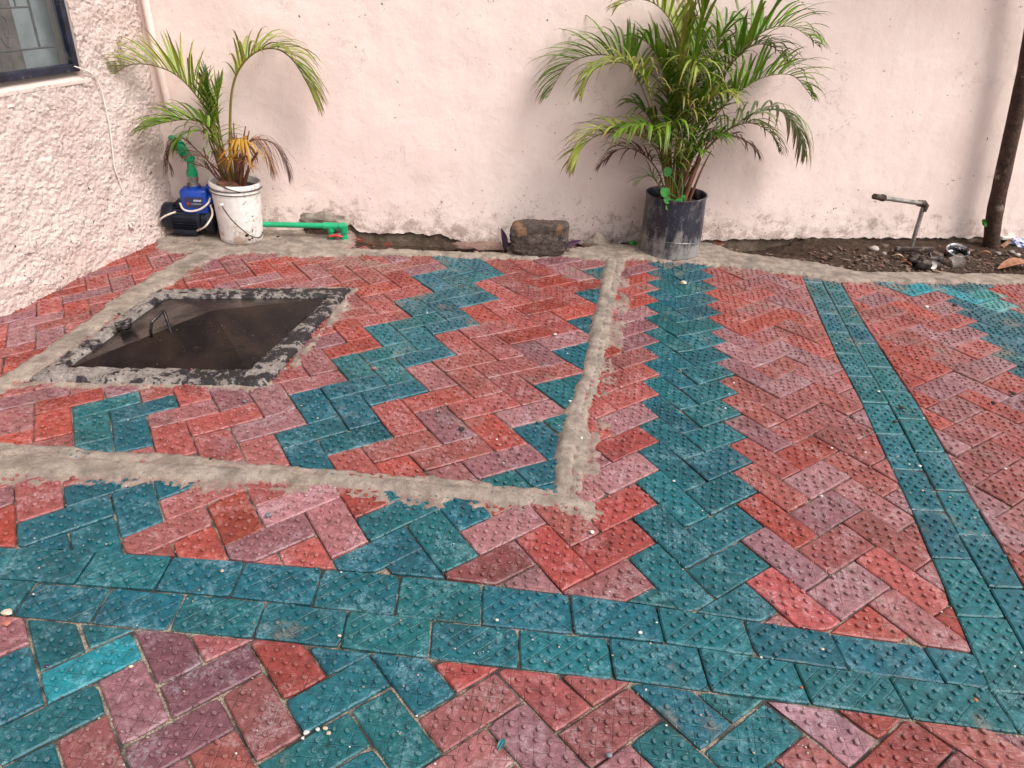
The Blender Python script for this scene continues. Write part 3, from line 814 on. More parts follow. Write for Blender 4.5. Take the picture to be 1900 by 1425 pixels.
for z in (gz, gz + 1.35):
    mb.tube([on_left(WU0 + .4 if z == gz else g0, z, go), on_left(WU1, z, go)], 0.040, 6)
for k in range(1, 14):
    mb.tube([on_left(g0 + 0.62 * k, gz + 1.35, go), on_left(g0 + 0.62 * k, WZ1, go)], 0.032, 6)
for k in range(5):
    cu = g0 + 1.35 + 2.1 * k; pts = []
    for q in range(26):
        th = -2.2 + q * 0.27; rr = 0.55 - 0.012 * q
        pts.append(on_left(cu + rr * 0.62 * math.cos(th), gz + 0.68 + rr * 1.1 * math.sin(th), go))
    mb.tube(pts, 0.032, 6)
mb.build('window_grille', M_GRILLE, frame)
mb = MB()
NC = 90
for k in range(NC + 1):
    u = WU0 + 1.6 + k * (WU1 - WU0 - 1.6) / NC
    o_ = off - 0.75 + 0.07 * math.sin(k * 1.3)
    mb.v += [tuple(on_left(u, WZ0 - .1, o_)), tuple(on_left(u, WZ1, o_))]
for k in range(NC): mb.f.append((2 * k, 2 * k + 1, 2 * k + 3, 2 * k + 2))
mb.build('curtain', M_CURT, frame)
mb = MB()
mb.add([on_left(WU0 - .5, WZ0 - .1, off - 1.1), on_left(WU1, WZ0 - .1, off - 1.1), on_left(WU1, WZ1, off - 1.1), on_left(WU0 - .5, WZ1, off - 1.1)], [(0, 3, 2, 1)])
mb.build('inner_curtain', M_CURT2, frame, smooth=False)
mb = MB()
mb.box(on_left(18, 7.4, -9.4), LV, LN, Vector((0, 0, 1)), 22, 8, 9.0)
mb.box(on_left(18, 17.0, -4.6), LV, LN, Vector((0, 0, 1)), 22.3, 4.9, 0.4)
mb.build('building_mass', M_SILL, house, smooth=False)

# ------------------------------------------------------------------ soil bed and drain recess
n = N('soil')
a = n.noise(40, 8, 0.75)
c = n.mix(n.ramp(a, 0.3, 0.7), (0.022, 0.013, 0.009), (0.080, 0.050, 0.034))
c = n.mix(n.ramp(n.noise(150, 3), 0.64, 0.70), c, (0.20, 0.15, 0.12))
c = n.mix(n.ramp(n.noise(5, 4), 0.5, 0.65, 0, 0.5), c, (0.10, 0.065, 0.045))
M_SOIL = n.done(c, 0.92, n.bump(n.noise(90, 8, 0.75), 0.010, 1.0), 0, 0.15)
mb = MB(); st = 0.12
X0, X1, Y0, Y1 = -17.5, 34.0, 32.0, 40.5
nx, ny = int((X1 - X0) / st), int((Y1 - Y0 + 3.3) / st)
def soil_h(x, y):
    d = (Vector((x, y, 0)) - W0).dot(WN)               # distance out from the wall
    def lerp(a, b, t): t = max(0, min(1, t)); return a + (b - a) * t * t * (3 - 2 * t)
    h = -0.75
    t = (x - 13.0) / 3.2
    h = lerp(h, -0.02, t)
    if x > 15: h += 0.16 * math.exp(-((d - 0.7) / 1.1) ** 2) * min(1, (x - 15) / 2)
    if x < -9.3: h = lerp(-0.15, h, (x + 9.9) / 0.5)
    hump = 0.55 * math.exp(-((x + 9.7) / 1.3) ** 2) * math.exp(-((d - 0.1) / 0.55) ** 2)
    h += hump
    yb = poly_y(BACK, x)[0]
    if x > 9 and y < yb + 0.35: h = min(h, -0.14)
    h += 0.10 * mn.noise(Vector((x * 0.9, y * 0.9, 0))) + 0.09 * mn.noise(Vector((x * 3.1, y * 3.1, 2))) + 0.05 * mn.noise(Vector((x * 7, y * 7, 4)))
    return h
for iy in range(ny + 1):
    for ix in range(nx + 1):
        x, y = X0 + ix * st, 32.0 + 0.185 * (X0 + ix * st + 17.0) * 1.0 + iy * st - 5.5
        mb.v.append((x, y, soil_h(x, y) if y > poly_y(BACK, x)[0] - 0.25 else -0.8))
for iy in range(ny):
    for ix in range(nx):
        a_ = iy * (nx + 1) + ix
        p = Vector(mb.v[a_])
        if (p - W0).dot(WN) < -0.5 or (p - W0).dot(WN) > 7: continue
        mb.f.append((a_, a_ + 1, a_ + nx + 2, a_ + nx + 1))
o = mb.build('soil', M_SOIL); prop(o, 'damp dark soil lying along the foot of the wall', None, None, 'structure')

# ------------------------------------------------------------------ manhole
n = N('tarred_concrete')
a = n.noise(12, 7, 0.7, dist=0.6); b_ = n.noise(38, 6, 0.72)
c = n.mix(n.ramp(b_, 0.3, 0.7), (0.11, 0.090, 0.080), (0.31, 0.265, 0.235))
m = n.math('ADD', n.math('MULTIPLY', a, 0.6), n.math('MULTIPLY', b_, 0.4))
zz = n.sep(n.tc.outputs['Object'])
bias = n.ramp(n.math('ADD', n.math('MULTIPLY', zz[0], 1.0), n.math('MULTIPLY', zz[1], 0.3)), -0.45, 0.35, -0.020, 0.045)
c = n.mix(n.ramp(n.math('ADD', m, bias), 0.505, 0.53), c, (0.016, 0.012, 0.013))
M_TAR = n.done(c, n.ramp(m, 0.45, 0.55, 0.8, 0.45), n.bump(n.math('ADD', b_, n.math('MULTIPLY', n.noise(120, 4), .3)), 0.007, 0.9), 0, 0.35)
n = N('wet_rusty_steel')
a = n.noise(4.5, 5, 0.6, dist=0.8); s_ = n.noise(70, 4)
c = n.mix(n.ramp(a, 0.3, 0.7), (0.005, 0.003, 0.003), (0.020, 0.011, 0.008))
c = n.mix(n.ramp(n.noise(11, 6, 0.7), 0.62, 0.74, 0, 0.5), c, (0.06, 0.034, 0.02))
c = n.mix(n.ramp(n.noise(150, 2), 0.735, 0.76), c, (0.4, 0.32, 0.26))
M_STEEL = n.done(c, n.ramp(n.noise(6, 5, 0.6), 0.35, 0.65, 0.20, 0.48), n.bump(n.math('ADD', s_, n.math('MULTIPLY', n.noise(8, 3), 2.0)), 0.0012, 0.6), 0.0, 0.20)
OUT = [Vector(G2(*p)) for p in [(47, 712), (496, 722), (656, 538), (292, 541)]]
INN = [Vector(G2(*p)) for p in [(126, 687), (462, 693), (606, 556), (306, 557)]]
cm = sum(INN, Vector((0, 0))) / 4
man = empty('manhole', (cm.x, cm.y, 0), 'square inspection chamber with tarred concrete rim and wet dark steel lid', 'manhole')
def inside(poly, p):
    s = 1e9
    for k in range(len(poly)):
        a, b = poly[k], poly[(k + 1) % len(poly)]
        t = (b - a).normalized(); s = min(s, (p - a).dot(Vector((-t.y, t.x))))
    return s
mb = MB(); st = 0.085; idx = {}
x0, x1 = min(p.x for p in OUT) - .3, max(p.x for p in OUT) + .3; y0, y1 = min(p.y for p in OUT) - .3, max(p.y for p in OUT) + .3
def cv(ix, iy):
    if (ix, iy) in idx: return idx[(ix, iy)]
    x, y = ix * st, iy * st; p = Vector((x, y))
    di = inside(OUT, p) + 0.10 * mn.noise(Vector((x * 2.5, y * 2.5, 0))); do = -inside(INN, p) + 0.05 * mn.noise(Vector((x * 4, y * 4, 8)))
    h = 0.20 - 0.34 * max(0, 1 - max(0, di) / 0.22) ** 2
    if do < 0.0: h = -0.05 + 0.0 * do
    elif do < 0.07: h = min(h, 0.12)
    h += 0.035 * mn.noise(Vector((x * 1.1, y * 1.1, 3))) + 0.02 * mn.noise(Vector((x * 5, y * 5, 3)))
    mb.v.append((x, y, h)); idx[(ix, iy)] = (len(mb.v) - 1, di, do); return idx[(ix, iy)]
for ix in range(int(x0 / st), int(x1 / st) + 1):
    for iy in range(int(y0 / st), int(y1 / st) + 1):
        q = [cv(ix, iy), cv(ix + 1, iy), cv(ix + 1, iy + 1), cv(ix, iy + 1)]
        if max(t[1] for t in q) < -0.02 or max(t[2] for t in q) < -0.12: continue
        mb.f.append(tuple(t[0] for t in q))
mb.build('concrete_rim', M_TAR, man)
# lid: shallow folded pyramid, slightly off square, with a turned edge
ins = [cm + (p - cm) * 0.992 for p in INN]
pk = Vector(G2(400, 615))
mb = MB()
top = [Vector((p.x, p.y, 0.07)) for p in ins]; peak = Vector((pk.x, pk.y, 0.85))
G_ = 14
def lidpt(k, s, t):      # s along edge, t from edge to the peak
    a, b = top[k], top[(k + 1) % 4]
    e = a.lerp(b, s); p = e.lerp(peak, t)
    p.z += 0.015 * mn.noise(Vector((p.x * 0.9, p.y * 0.9, 1.0)))
    return p
for k in range(4):
    base_ = len(mb.v)
    for t in range(G_ + 1):
        for s in range(G_ + 1):
            mb.v.append(tuple(lidpt(k, s / G_, t / G_)))
    for t in range(G_):
        for s in range(G_):
            a_ = base_ + t * (G_ + 1) + s
            mb.f.append((a_, a_ + 1, a_ + G_ + 2, a_ + G_ + 1))
    a, b = top[k], top[(k + 1) % 4]
    mb.add([a, b, b + Vector((0, 0, -0.25)), a + Vector((0, 0, -0.25))], [(3, 2, 1, 0)])
mb.build('steel_lid', M_STEEL, man, smooth=False)
M_ROD = plain('black_rod', (0.02, 0.014, 0.013), 0.35, 0.5, var=0.6, dirt=(0.16, 0.14, 0.13), dscale=20, dlo=0.55, dhi=0.68)
def lift(px, py, ref):      # the point seen at a pixel, at the same distance into the yard as ref
    d = ray(px, py); return CAMP + d * ((ref.y - CAMP.y) / d.y)
b1, b2 = gnd(283, 631, 0.34), gnd(320, 624, 0.42)
h1 = lift(281, 600, b1); h2 = lift(304, 577, b2 + Vector((0, 0.3, 0)))
mb = MB()
mb.tube([b1 - Vector((0, 0, .1)), b1.lerp(h1, .5) + Vector((-.05, 0, 0)), h1, h1.lerp(h2, .06) + Vector((0, 0, .03)), h1.lerp(h2, .94) + Vector((0, 0, .03)), h2, h2.lerp(b2, .5), b2 - Vector((0, 0, .1))], 0.055, 8)
mb.build('lift_handle', M_ROD, man)
mb = MB()
p = gnd(231, 609, 0.25)
for k in range(4):
    q = [p + Vector((0.20 * math.cos(t * 0.7 + k), 0.16 * math.sin(t * 0.7 + k * 1.3), 0.03 + 0.07 * k + 0.05 * math.sin(t + k))) for t in range(9)]
    mb.tube(q, 0.06, 7)
mb.rock(p + Vector((0.05, 0, 0.10)), 0.2, 1, .9, .8, 2, .3)
mb.build('hinge_knot', M_ROD, man)

# ------------------------------------------------------------------ materials for the objects
def weathered(name, col, stain, rough=0.5, s1=7, lo=0.5, hi=0.62, spec=0.5, extra=None, amt=0.9):
    n = N(name)
    o_ = n.tc.outputs['Object']
    a = n.noise(s1, 7, 0.68, vec=o_); b_ = n.noise(s1 * 6, 5, 0.65, vec=o_)
    c = n.mix(n.ramp(b_, 0.3, 0.7), tuple(x * 0.88 for x in col), tuple(min(1, x * 1.1) for x in col))
    c = n.mix(n.math('MULTIPLY', n.ramp(n.math('ADD', n.math('MULTIPLY', a, .6), n.math('MULTIPLY', b_, .4)), lo, hi), amt), c, stain)
    if extra: c = n.mix(n.ramp(n.noise(s1 * 9, 4, 0.6, vec=o_), 0.66, 0.70), c, extra)
    return n.done(c, rough, n.bump(b_, 0.001), 0, spec)
M_GREEN = plain('green_plastic', (0.005, 0.30, 0.125), 0.32, var=0.10, scale=12, dirt=(0.10, 0.14, 0.08), dscale=18, dlo=0.60, dhi=0.72)
M_RED = plain('red_plastic', (0.50, 0.02, 0.03), 0.35, var=0.1)
M_BLUE = plain('blue_plastic', (0.008, 0.055, 0.36), 0.38, var=0.15, dirt=(0.05, 0.07, 0.12), dlo=0.6)
M_NAVY = plain('navy_cast_iron', (0.008, 0.011, 0.022), 0.42, 0.2, var=0.4, dirt=(0.07, 0.06, 0.055), dlo=0.58, dhi=0.7)
M_GREY = plain('galvanised_metal', (0.28, 0.26, 0.235), 0.45, 0.6, var=0.3, dirt=(0.10, 0.07, 0.05), dlo=0.52, dhi=0.66)
M_CREAM = plain('cream_cable', (0.66, 0.55, 0.46), 0.5, var=0.08)
M_WHITEC = plain('white_cable', (0.74, 0.66, 0.60), 0.5, var=0.06)
M_PIPEP = plain('pink_painted_pipe', (0.76, 0.61, 0.54), 0.5, var=0.04)
M_WHITE = weathered('white_bucket_plastic', (0.74, 0.70, 0.66), (0.36, 0.25, 0.18), 0.42, 4.0, 0.50, 0.60, extra=(0.09, 0.06, 0.05))
M_BLACK = weathered('black_pot_plastic', (0.022, 0.024, 0.034), (0.17, 0.15, 0.14), 0.42, 5, 0.52, 0.68, extra=(0.30, 0.27, 0.25), amt=0.7)
n = N('scuffed_black_plastic'); o_ = n.tc.outputs['Object']; zz = n.sep(o_)
a = n.noise(9, 7, 0.7, vec=o_); st_ = n.nd('ShaderNodeMapping'); n.link(o_, st_.inputs[0]); st_.inputs['Scale'].default_value = (1, 1, .25)
b_ = n.noise(26, 6, 0.7, vec=st_.outputs[0])
m = n.math('ADD', n.math('ADD', n.math('MULTIPLY', a, .5), n.math('MULTIPLY', b_, .5)), n.ramp(zz[2], 0.03, 0.20, 0.10, -0.03))
c = n.mix(n.ramp(m, 0.46, 0.66), (0.020, 0.021, 0.032), (0.24, 0.215, 0.20))
c = n.mix(n.ramp(n.noise(110, 3, vec=o_), .69, .73), c, (0.4, .37, .35))
M_BLACK = n.done(c, n.ramp(m, .45, .6, .32, .6), None, 0, .5)
M_POTSOIL = plain('potting_soil', (0.03, 0.018, 0.012), 0.9, var=0.5, scale=60, bump=0.004)
M_WIRE = plain('thin_black_wire', (0.03, 0.027, 0.025), 0.5, var=0.3)

# green water pipe -----------------------------------------------------------
def fitting(mb, a, b, r, seg=14):
    mb.tube([a, b], r, seg)
pipe = empty('green_water_pipe', wal(500, 425, 0.9), 'bright green plastic water pipe running behind the white bucket to a red tap', 'pipe')
OFFP = 1.15
mb = MB()
A_, B_ = wal(378, 408, 0.95), wal(636, 420, OFFP)
mb.tube([A_, wal(480, 416, 1.0), wal(602, 419, OFFP)], 0.132, 14)
mb.tube([wal(602, 419, OFFP), B_], 0.132, 14)
d1 = [wal(614, 420, OFFP), wal(615, 462, OFFP)]
mb.tube([wal(638, 419, OFFP), wal(638.5, 446, OFFP), wal(634, 453, OFFP), wal(618, 463, OFFP)], 0.128, 14)
mb.tube(d1, 0.125, 14)
mb.build('pipe_run', M_GREEN, pipe)
mb = MB()
for a, b in ((wal(600, 419, OFFP), wal(626, 420, OFFP)), (wal(614, 420, OFFP), wal(614.4, 429, OFFP)), (wal(629, 419.6, OFFP), wal(642, 420, OFFP)), (wal(638.2, 418, OFFP), wal(638.2, 430, OFFP)), (wal(638.5, 437, OFFP), wal(638.5, 449, OFFP)), (wal(382, 408, .97), wal(392, 409, .97))):
    mb = MB(); mb.tube([a, b], 0.178, 16); mb.build('pipe_fitting', M_GREEN, pipe)
mb = MB()
vc = wal(623, 439, OFFP + .25)
mb.tube([vc - WU * 0.32, vc - WU * 0.1 + Vector((0, 0, .06)), vc + WU * 0.1 + Vector((0, 0, .06)), vc + WU * 0.32], 0.085, 8, flat=.6)
mb.tube([vc, vc - WN * 0.25], 0.07, 8)
mb.build('tap_handle', M_RED, pipe)
mb = MB()
mb.tube([wal(628, 449, OFFP), wal(632, 456, OFFP)], 0.19, 12); mb.tube([wal(624, 441, OFFP), wal(626, 452, OFFP)], 0.12, 12)
mb.build('tap_body', M_GREY, pipe)

# pump -----------------------------------------------------------------------
UPV = Vector((0, 0, 1))
pc_ = wal(346, 402, 0.95)
pump = empty('water_pump', Vector((pc_.x, pc_.y, 0)), 'dark electric water pump with blue control box in the wall corner', 'pump')
mb = MB()
ax = (WU + Vector((0, 0, -0.06))).normalized()
R = 0.62
prof = [(0.05, -1.02), (R * .86, -1.0), (R, -0.9), (R, -0.5), (R * .9, -0.48), (R * .9, 0.55), (R * 1.0, 0.57), (R * 1.0, 0.72), (R * .8, 0.76), (R * .8, 0.95), (R * 1.06, 1.0), (R * 1.06, 1.3), (R * .6, 1.36), (R * .3, 1.5), (0.02, 1.52)]
mb.lathe(prof, pc_, 28, ax)
mb.box(pc_ + UPV * 0.62 + ax * 0.1, ax, WN, UPV, 0.42, 0.3, 0.18, 0.05)
mb.box(pc_ - UPV * 0.62 - ax * 0.05, ax, WN, UPV, 0.55, 0.42, 0.12, 0.03)
motor = mb.build('motor_housing', M_NAVY, pump)
mb = MB()
for k in range(26):
    th = 2 * math.pi * k / 26
    rd = (WN * math.cos(th) + UPV * math.sin(th)).normalized(); tg = ax.cross(rd)
    mb.box(pc_ + ax * 0.03 + rd * (R * .94), ax, rd, tg, 0.50, 0.06, 0.014)
mb.build('cooling_fins', M_NAVY, motor, smooth=False)
mb = MB()
bx = wal(364, 371, 1.05)
mb.box(bx, WU, WN, UPV, 0.60, 0.42, 0.58, 0.14)
mb.tube([bx + WU * 0.5 + UPV * .1, bx + WU * 0.92 + UPV * .1], 0.26, 16)
mb.tube([bx + WU * 0.55 + UPV * .62, bx + WU * 0.95 + UPV * .55], 0.16, 12)
mb.tube([bx + UPV * 0.55, bx + UPV * 0.70], 0.30, 18)
mb.tube([bx - UPV * 0.55, bx - UPV * 0.80], 0.24, 18)
for sx_ in (-.45, .45):
    for sz_ in (-.42, .42): mb.tube([bx + WU * sx_ + UPV * sz_ + WN * .40, bx + WU * sx_ + UPV * sz_ + WN * .45], 0.05, 8)
ctl = mb.build('control_box', M_BLUE, pump)
mb = MB(); mb.box(bx + WN * 0.43, WU, WN, UPV, 0.40, 0.012, 0.25, 0.008)
mb.build('name_plate', plain('dark_plate', (0.03, 0.035, 0.07), 0.4, var=.1), ctl, smooth=False)
mb = MB()
for k in range(6):
    mb.box(bx + WN * 0.446 + WU * (0.02 + k * 0.058) + UPV * (0.10 if k % 2 else .095), WU, WN, UPV, 0.020, 0.004, 0.045)
for k in range(9):
    mb.box(bx + WN * 0.446 + WU * (-0.10 + k * 0.05) + UPV * (-0.06), WU, WN, UPV, 0.014, 0.004, 0.014)
mb.build('plate_marks', plain('pale_print', (0.55, 0.58, 0.62), 0.5, var=.05), ctl, smooth=False)
mb = MB(); mb.box(bx + WN * 0.446 - WU * 0.25 - UPV * .05, WU, WN, UPV, 0.06, 0.006, 0.045, 0.003)
mb.build('red_lamp', M_RED, ctl, smooth=False)
mb = MB()
f0 = wal(360, 348, 1.05); f1 = wal(357.5, 326, 1.05)
mb.tube([f0, f0.lerp(f1, .35), f0.lerp(f1, .36), f0.lerp(f1, .6), f0.lerp(f1, .61), f1], [0.27, 0.27, 0.21, 0.21, 0.24, 0.24], 18)
mb.build('metal_union', M_GREY, pump)
mb = MB()
q = [wal(357, 326, 1.05), wal(356, 316, 1.05), wal(354, 300, 1.0), wal(351, 292, 1.0), wal(343, 284, .9), wal(334, 272, .7), wal(325, 262, .3), wal(318, 255, -0.1)]
mb.tube(q, [.20, .20, .17, .19, .18, .17, .16, .16], 14)
for a, b in ((q[0], q[1]), (wal(352.5, 297, 1.0), wal(350, 290, 1.)), (wal(344, 286, .92), wal(338, 279, .8)), (wal(334, 272, .7), wal(330, 267, .5))):
    mb.tube([a, b], 0.245, 16)
mb.build('outlet_pipe', M_GREEN, pump)

def cable(name, pts, r, mat, label, cat='cable', n=7):
    mb = MB(); mb.tube(spline(pts, n), r, 6)
    o = mb.build(name, mat); return prop(o, label, cat)
cable('power_cable', [wal(326, 393, 1.7), wal(306, 401, 1.75), wal(295, 411, 1.6)] + [gnd(p[0], p[1], z) for p, z in (((299, 424), .3), ((312, 429), .08), ((350, 431), .06))] + [wal(377, 423, 2.0), wal(391, 406, 1.9), wal(394, 394, 1.7), wal(390, 380, 1.5)], 0.045, M_CREAM, 'cream cable looping on the floor in front of the dark pump')
cable('power_cable', [wal(334, 377, 1.5), wal(340, 388, 1.75), wal(354, 392, 1.8), wal(372, 388, 1.8), wal(386, 377, 1.7), wal(390, 367, 1.4)], 0.045, M_CREAM, 'short cream cable hanging under the blue control box')
cable('power_cable', [wal(312, 416, 1.3), gnd(296, 430, .2), gnd(284, 438, .06), gnd(270, 440, .05), gnd(259, 434, .05), lef(246, 424, .12), lef(240, 415, .05)], 0.05, M_CREAM, 'cream cable leaving the pump towards the roughcast wall')
cable('white_cable', [lef(138, 123, .05), lef(150, 127, .1), lef(166, 134, .12), lef(178, 144, .13), lef(184, 158, .13), lef(190, 172, .13), lef(193, 186, .13), lef(203, 232, .13), lef(209, 280, .13), lef(213, 312, .13), lef(221, 334, .13), lef(228, 355, .13)], 0.026, M_WHITEC, 'thin white cable running down the roughcast wall from the window corner', n=6)
mb = MB(); mb.tube([wal(260, -45, .22), wal(283, 70, .2), wal(314, 203, .2)], 0.155, 12)
prop(mb.build('wall_pipe', M_PIPEP), 'thin pink painted pipe fixed upright on the smooth wall near the corner', 'pipe')

# bucket ---------------------------------------------------------------------
BC = Vector((-13.58, 32.35, 0.06))
def vessel(root, c, r0, r1, h, mat, lean=Vector((0, 0, 0)), rimprof=None, sd=1, wob=.02, thick=.05):
    ax = (Vector((0, 0, 1)) + lean).normalized()
    mb = MB()
    prof = [(0.02, 0.0), (r0 * .96, 0.0), (r0, 0.05)]
    for k in range(1, 12): prof.append((r0 + (r1 - r0) * k / 12, 0.05 + (h - 0.05) * k / 12))
    prof += rimprof or [(r1, h), (r1 - thick, h)]
    prof += [(r1 - thick - 0.02, h - 0.4)]
    mb.lathe(prof, c, 56, ax, wob=wob, sd=sd)
    return mb, ax
bucket = empty('white_bucket', BC, 'dirty white plastic bucket used as a planter in the corner', 'bucket')
H = 2.78
rp = [(1.10, H - .42), (1.16, H - .40), (1.16, H - .34), (1.12, H - .33), (1.13, H - .2), (1.18, H - .19), (1.18, H - .05), (1.15, H), (1.08, H), (1.06, H - .1)]
mb, bax = vessel(bucket, BC, 0.97, 1.10, H - .42, M_WHITE, Vector((0.015, 0, 0)), rimprof=rp, wob=.015)
mb.build('body', M_WHITE, bucket)
mb = MB()
for zz_, rr_2 in ((H - .43, 1.125), (H - .265, 1.15)):
    mb.tube([BC + bax * zz_ + Vector((math.cos(t), math.sin(t), 0)) * rr_2 for t in [2 * math.pi * k / 48 for k in range(49)]], 0.022, 5, cap=False)
mb.build('rim_groove', M_WIRE, bucket)
mb = MB(); mb.lathe([(0.01, H - .28), (0.6, H - .25), (1.07, H - .33)], BC, 40, bax, wob=.1); mb.build('potting_soil', M_POTSOIL, bucket)
mb = MB()
hp = [wal(411, 381, 2.52), wal(418, 392, 2.62), wal(430, 408, 2.66), wal(448, 425, 2.62), wal(464, 437, 2.5), wal(478, 441, 2.25), wal(485, 438, 1.95), wal(487, 430, 1.6)]
# keep the wire just outside the bucket's side
def outside(p, c, r0, r1, h, extra):
    t = max(0, min(1, (p.z - c.z) / h)); r = r0 + (r1 - r0) * t + extra
    d = Vector((p.x - c.x, p.y - c.y)); 
    if d.length < r: d = d.normalized() * r
    return Vector((c.x + d.x, c.y + d.y, p.z))
hp = [outside(p, BC, 0.97, 1.10, H, .06) for p in spline(hp, 5)]
mb.tube(hp, 0.028, 6)
mb.build('wire_handle', M_WIRE, bucket)
mb = MB(); p = outside(wal(411, 380, 2.5), BC, 0.97, 1.10, H, .04); mb.rock(p, .10, sd=2); mb.build('handle_lug', M_WHITE, bucket)
mb = MB()
for (px, py, s_) in ((458, 437, .09), (463, 445, .07), (468, 442, .06)):
    mb.rock(outside(wal(px, py, 2.4), BC, 0.97, 1.10, H, .0), s_, sd=px)
mb.build('dirt_clod', M_POTSOIL, bucket)

# black pot --------------------------------------------------------------------
PCN = Vector((7.62, 35.35, 0.05))
pot = empty('black_pot', PCN, 'scuffed black plastic pot standing on the paving against the wall', 'plant pot')
H2 = 2.98
mb, pax = vessel(pot, PCN, 1.54, 1.48, H2, M_BLACK, Vector((-0.055, 0, 0)), rimprof=[(1.49, H2 - .1), (1.52, H2 - .03), (1.50, H2 + .03), (1.44, H2 + .01), (1.41, H2 - .1)], wob=.03, sd=4)
mb.build('body', M_BLACK, pot)
mb = MB()
pts = [PCN + pax * (0.92 + 0.03 * math.sin(t * 3)) + Vector((math.cos(t), math.sin(t), 0)) * 1.60 for t in [2 * math.pi * k / 40 for k in range(41)]]
mb.tube(pts, 0.013, 5, cap=False); mb.build('tie_string', M_GREY, pot)
mb = MB(); mb.lathe([(0.01, H2 - .42), (0.8, H2 - .4), (1.42, H2 - .5)], PCN, 40, pax, wob=.1); mb.build('potting_soil', M_POTSOIL, pot)

# ------------------------------------------------------------------ palms
def leafmat(name, c1, c2, tip, tr=0.25, tipamt=0.9):
    n = N(name)
    at = n.nd('ShaderNodeAttribute', attribute_name='Col').outputs
    sp = n.nd('ShaderNodeSeparateColor'); n.link(at['Color'], sp.inputs[0])
    c = n.mix(n.math('MULTIPLY', sp.outputs[1], 1.0), c1, c2)
    c = n.mix(n.math('MULTIPLY', n.ramp(sp.outputs[0], 0.45, 1.0), tipamt), c, tip)
    c = n.mix(n.ramp(n.noise(50, 3), 0.55, 0.7, 0, 0.35), c, tuple(x * .6 for x in c1))
    m = n.done(c, 0.42, None, 0, 0.4)
    tb = n.nd('ShaderNodeBsdfTranslucent'); n.put(tb.inputs[0], c)
    mx = n.nd('ShaderNodeMixShader'); mx.inputs[0].default_value = tr
    n.link(n.b.outputs[0], mx.inputs[1]); n.link(tb.outputs[0], mx.inputs[2])
    n.link(mx.outputs[0], n.t.nodes['Material Output'].inputs[0])
    return m
L_GREEN = leafmat('frond_green', (0.060, 0.17, 0.010), (0.21, 0.33, 0.025), (0.15, 0.11, 0.045))
L_DEEP = leafmat('frond_deep_green', (0.038, 0.12, 0.010), (0.11, 0.21, 0.018), (0.11, 0.085, 0.025))
L_LIME = leafmat('frond_yellow_green', (0.16, 0.25, 0.02), (0.40, 0.42, 0.08), (0.22, 0.12, 0.06))
L_BROWNT = leafmat('frond_brown_tipped', (0.055, 0.10, 0.014), (0.12, 0.13, 0.02), (0.075, 0.028, 0.018))
L_YELLOW = leafmat('frond_yellow', (0.42, 0.21, 0.012), (0.58, 0.33, 0.03), (0.38, 0.15, 0.02))
L_ORANGE = leafmat('frond_orange_dry', (0.28, 0.12, 0.045), (0.32, 0.16, 0.08), (0.10, 0.045, 0.035))
L_DEAD = leafmat('frond_dead', (0.070, 0.028, 0.022), (0.14, 0.065, 0.045), (0.05, 0.025, 0.022), 0.1)
L_PALE = leafmat('frond_pale', (0.16, 0.24, 0.09), (0.34, 0.38, 0.22), (0.22, 0.11, 0.05))
M_STEM = {}
def stemmat(name, a, b):
    n = N(name); c = n.mix(n.ramp(n.noise(14, 4), .3, .7), a, b); return n.done(c, 0.5)
ST_G = stemmat('green_stem', (0.14, 0.13, 0.02), (0.24, 0.15, 0.04)); ST_B = stemmat('brown_stem', (0.10, 0.038, 0.02), (0.22, 0.09, 0.045))

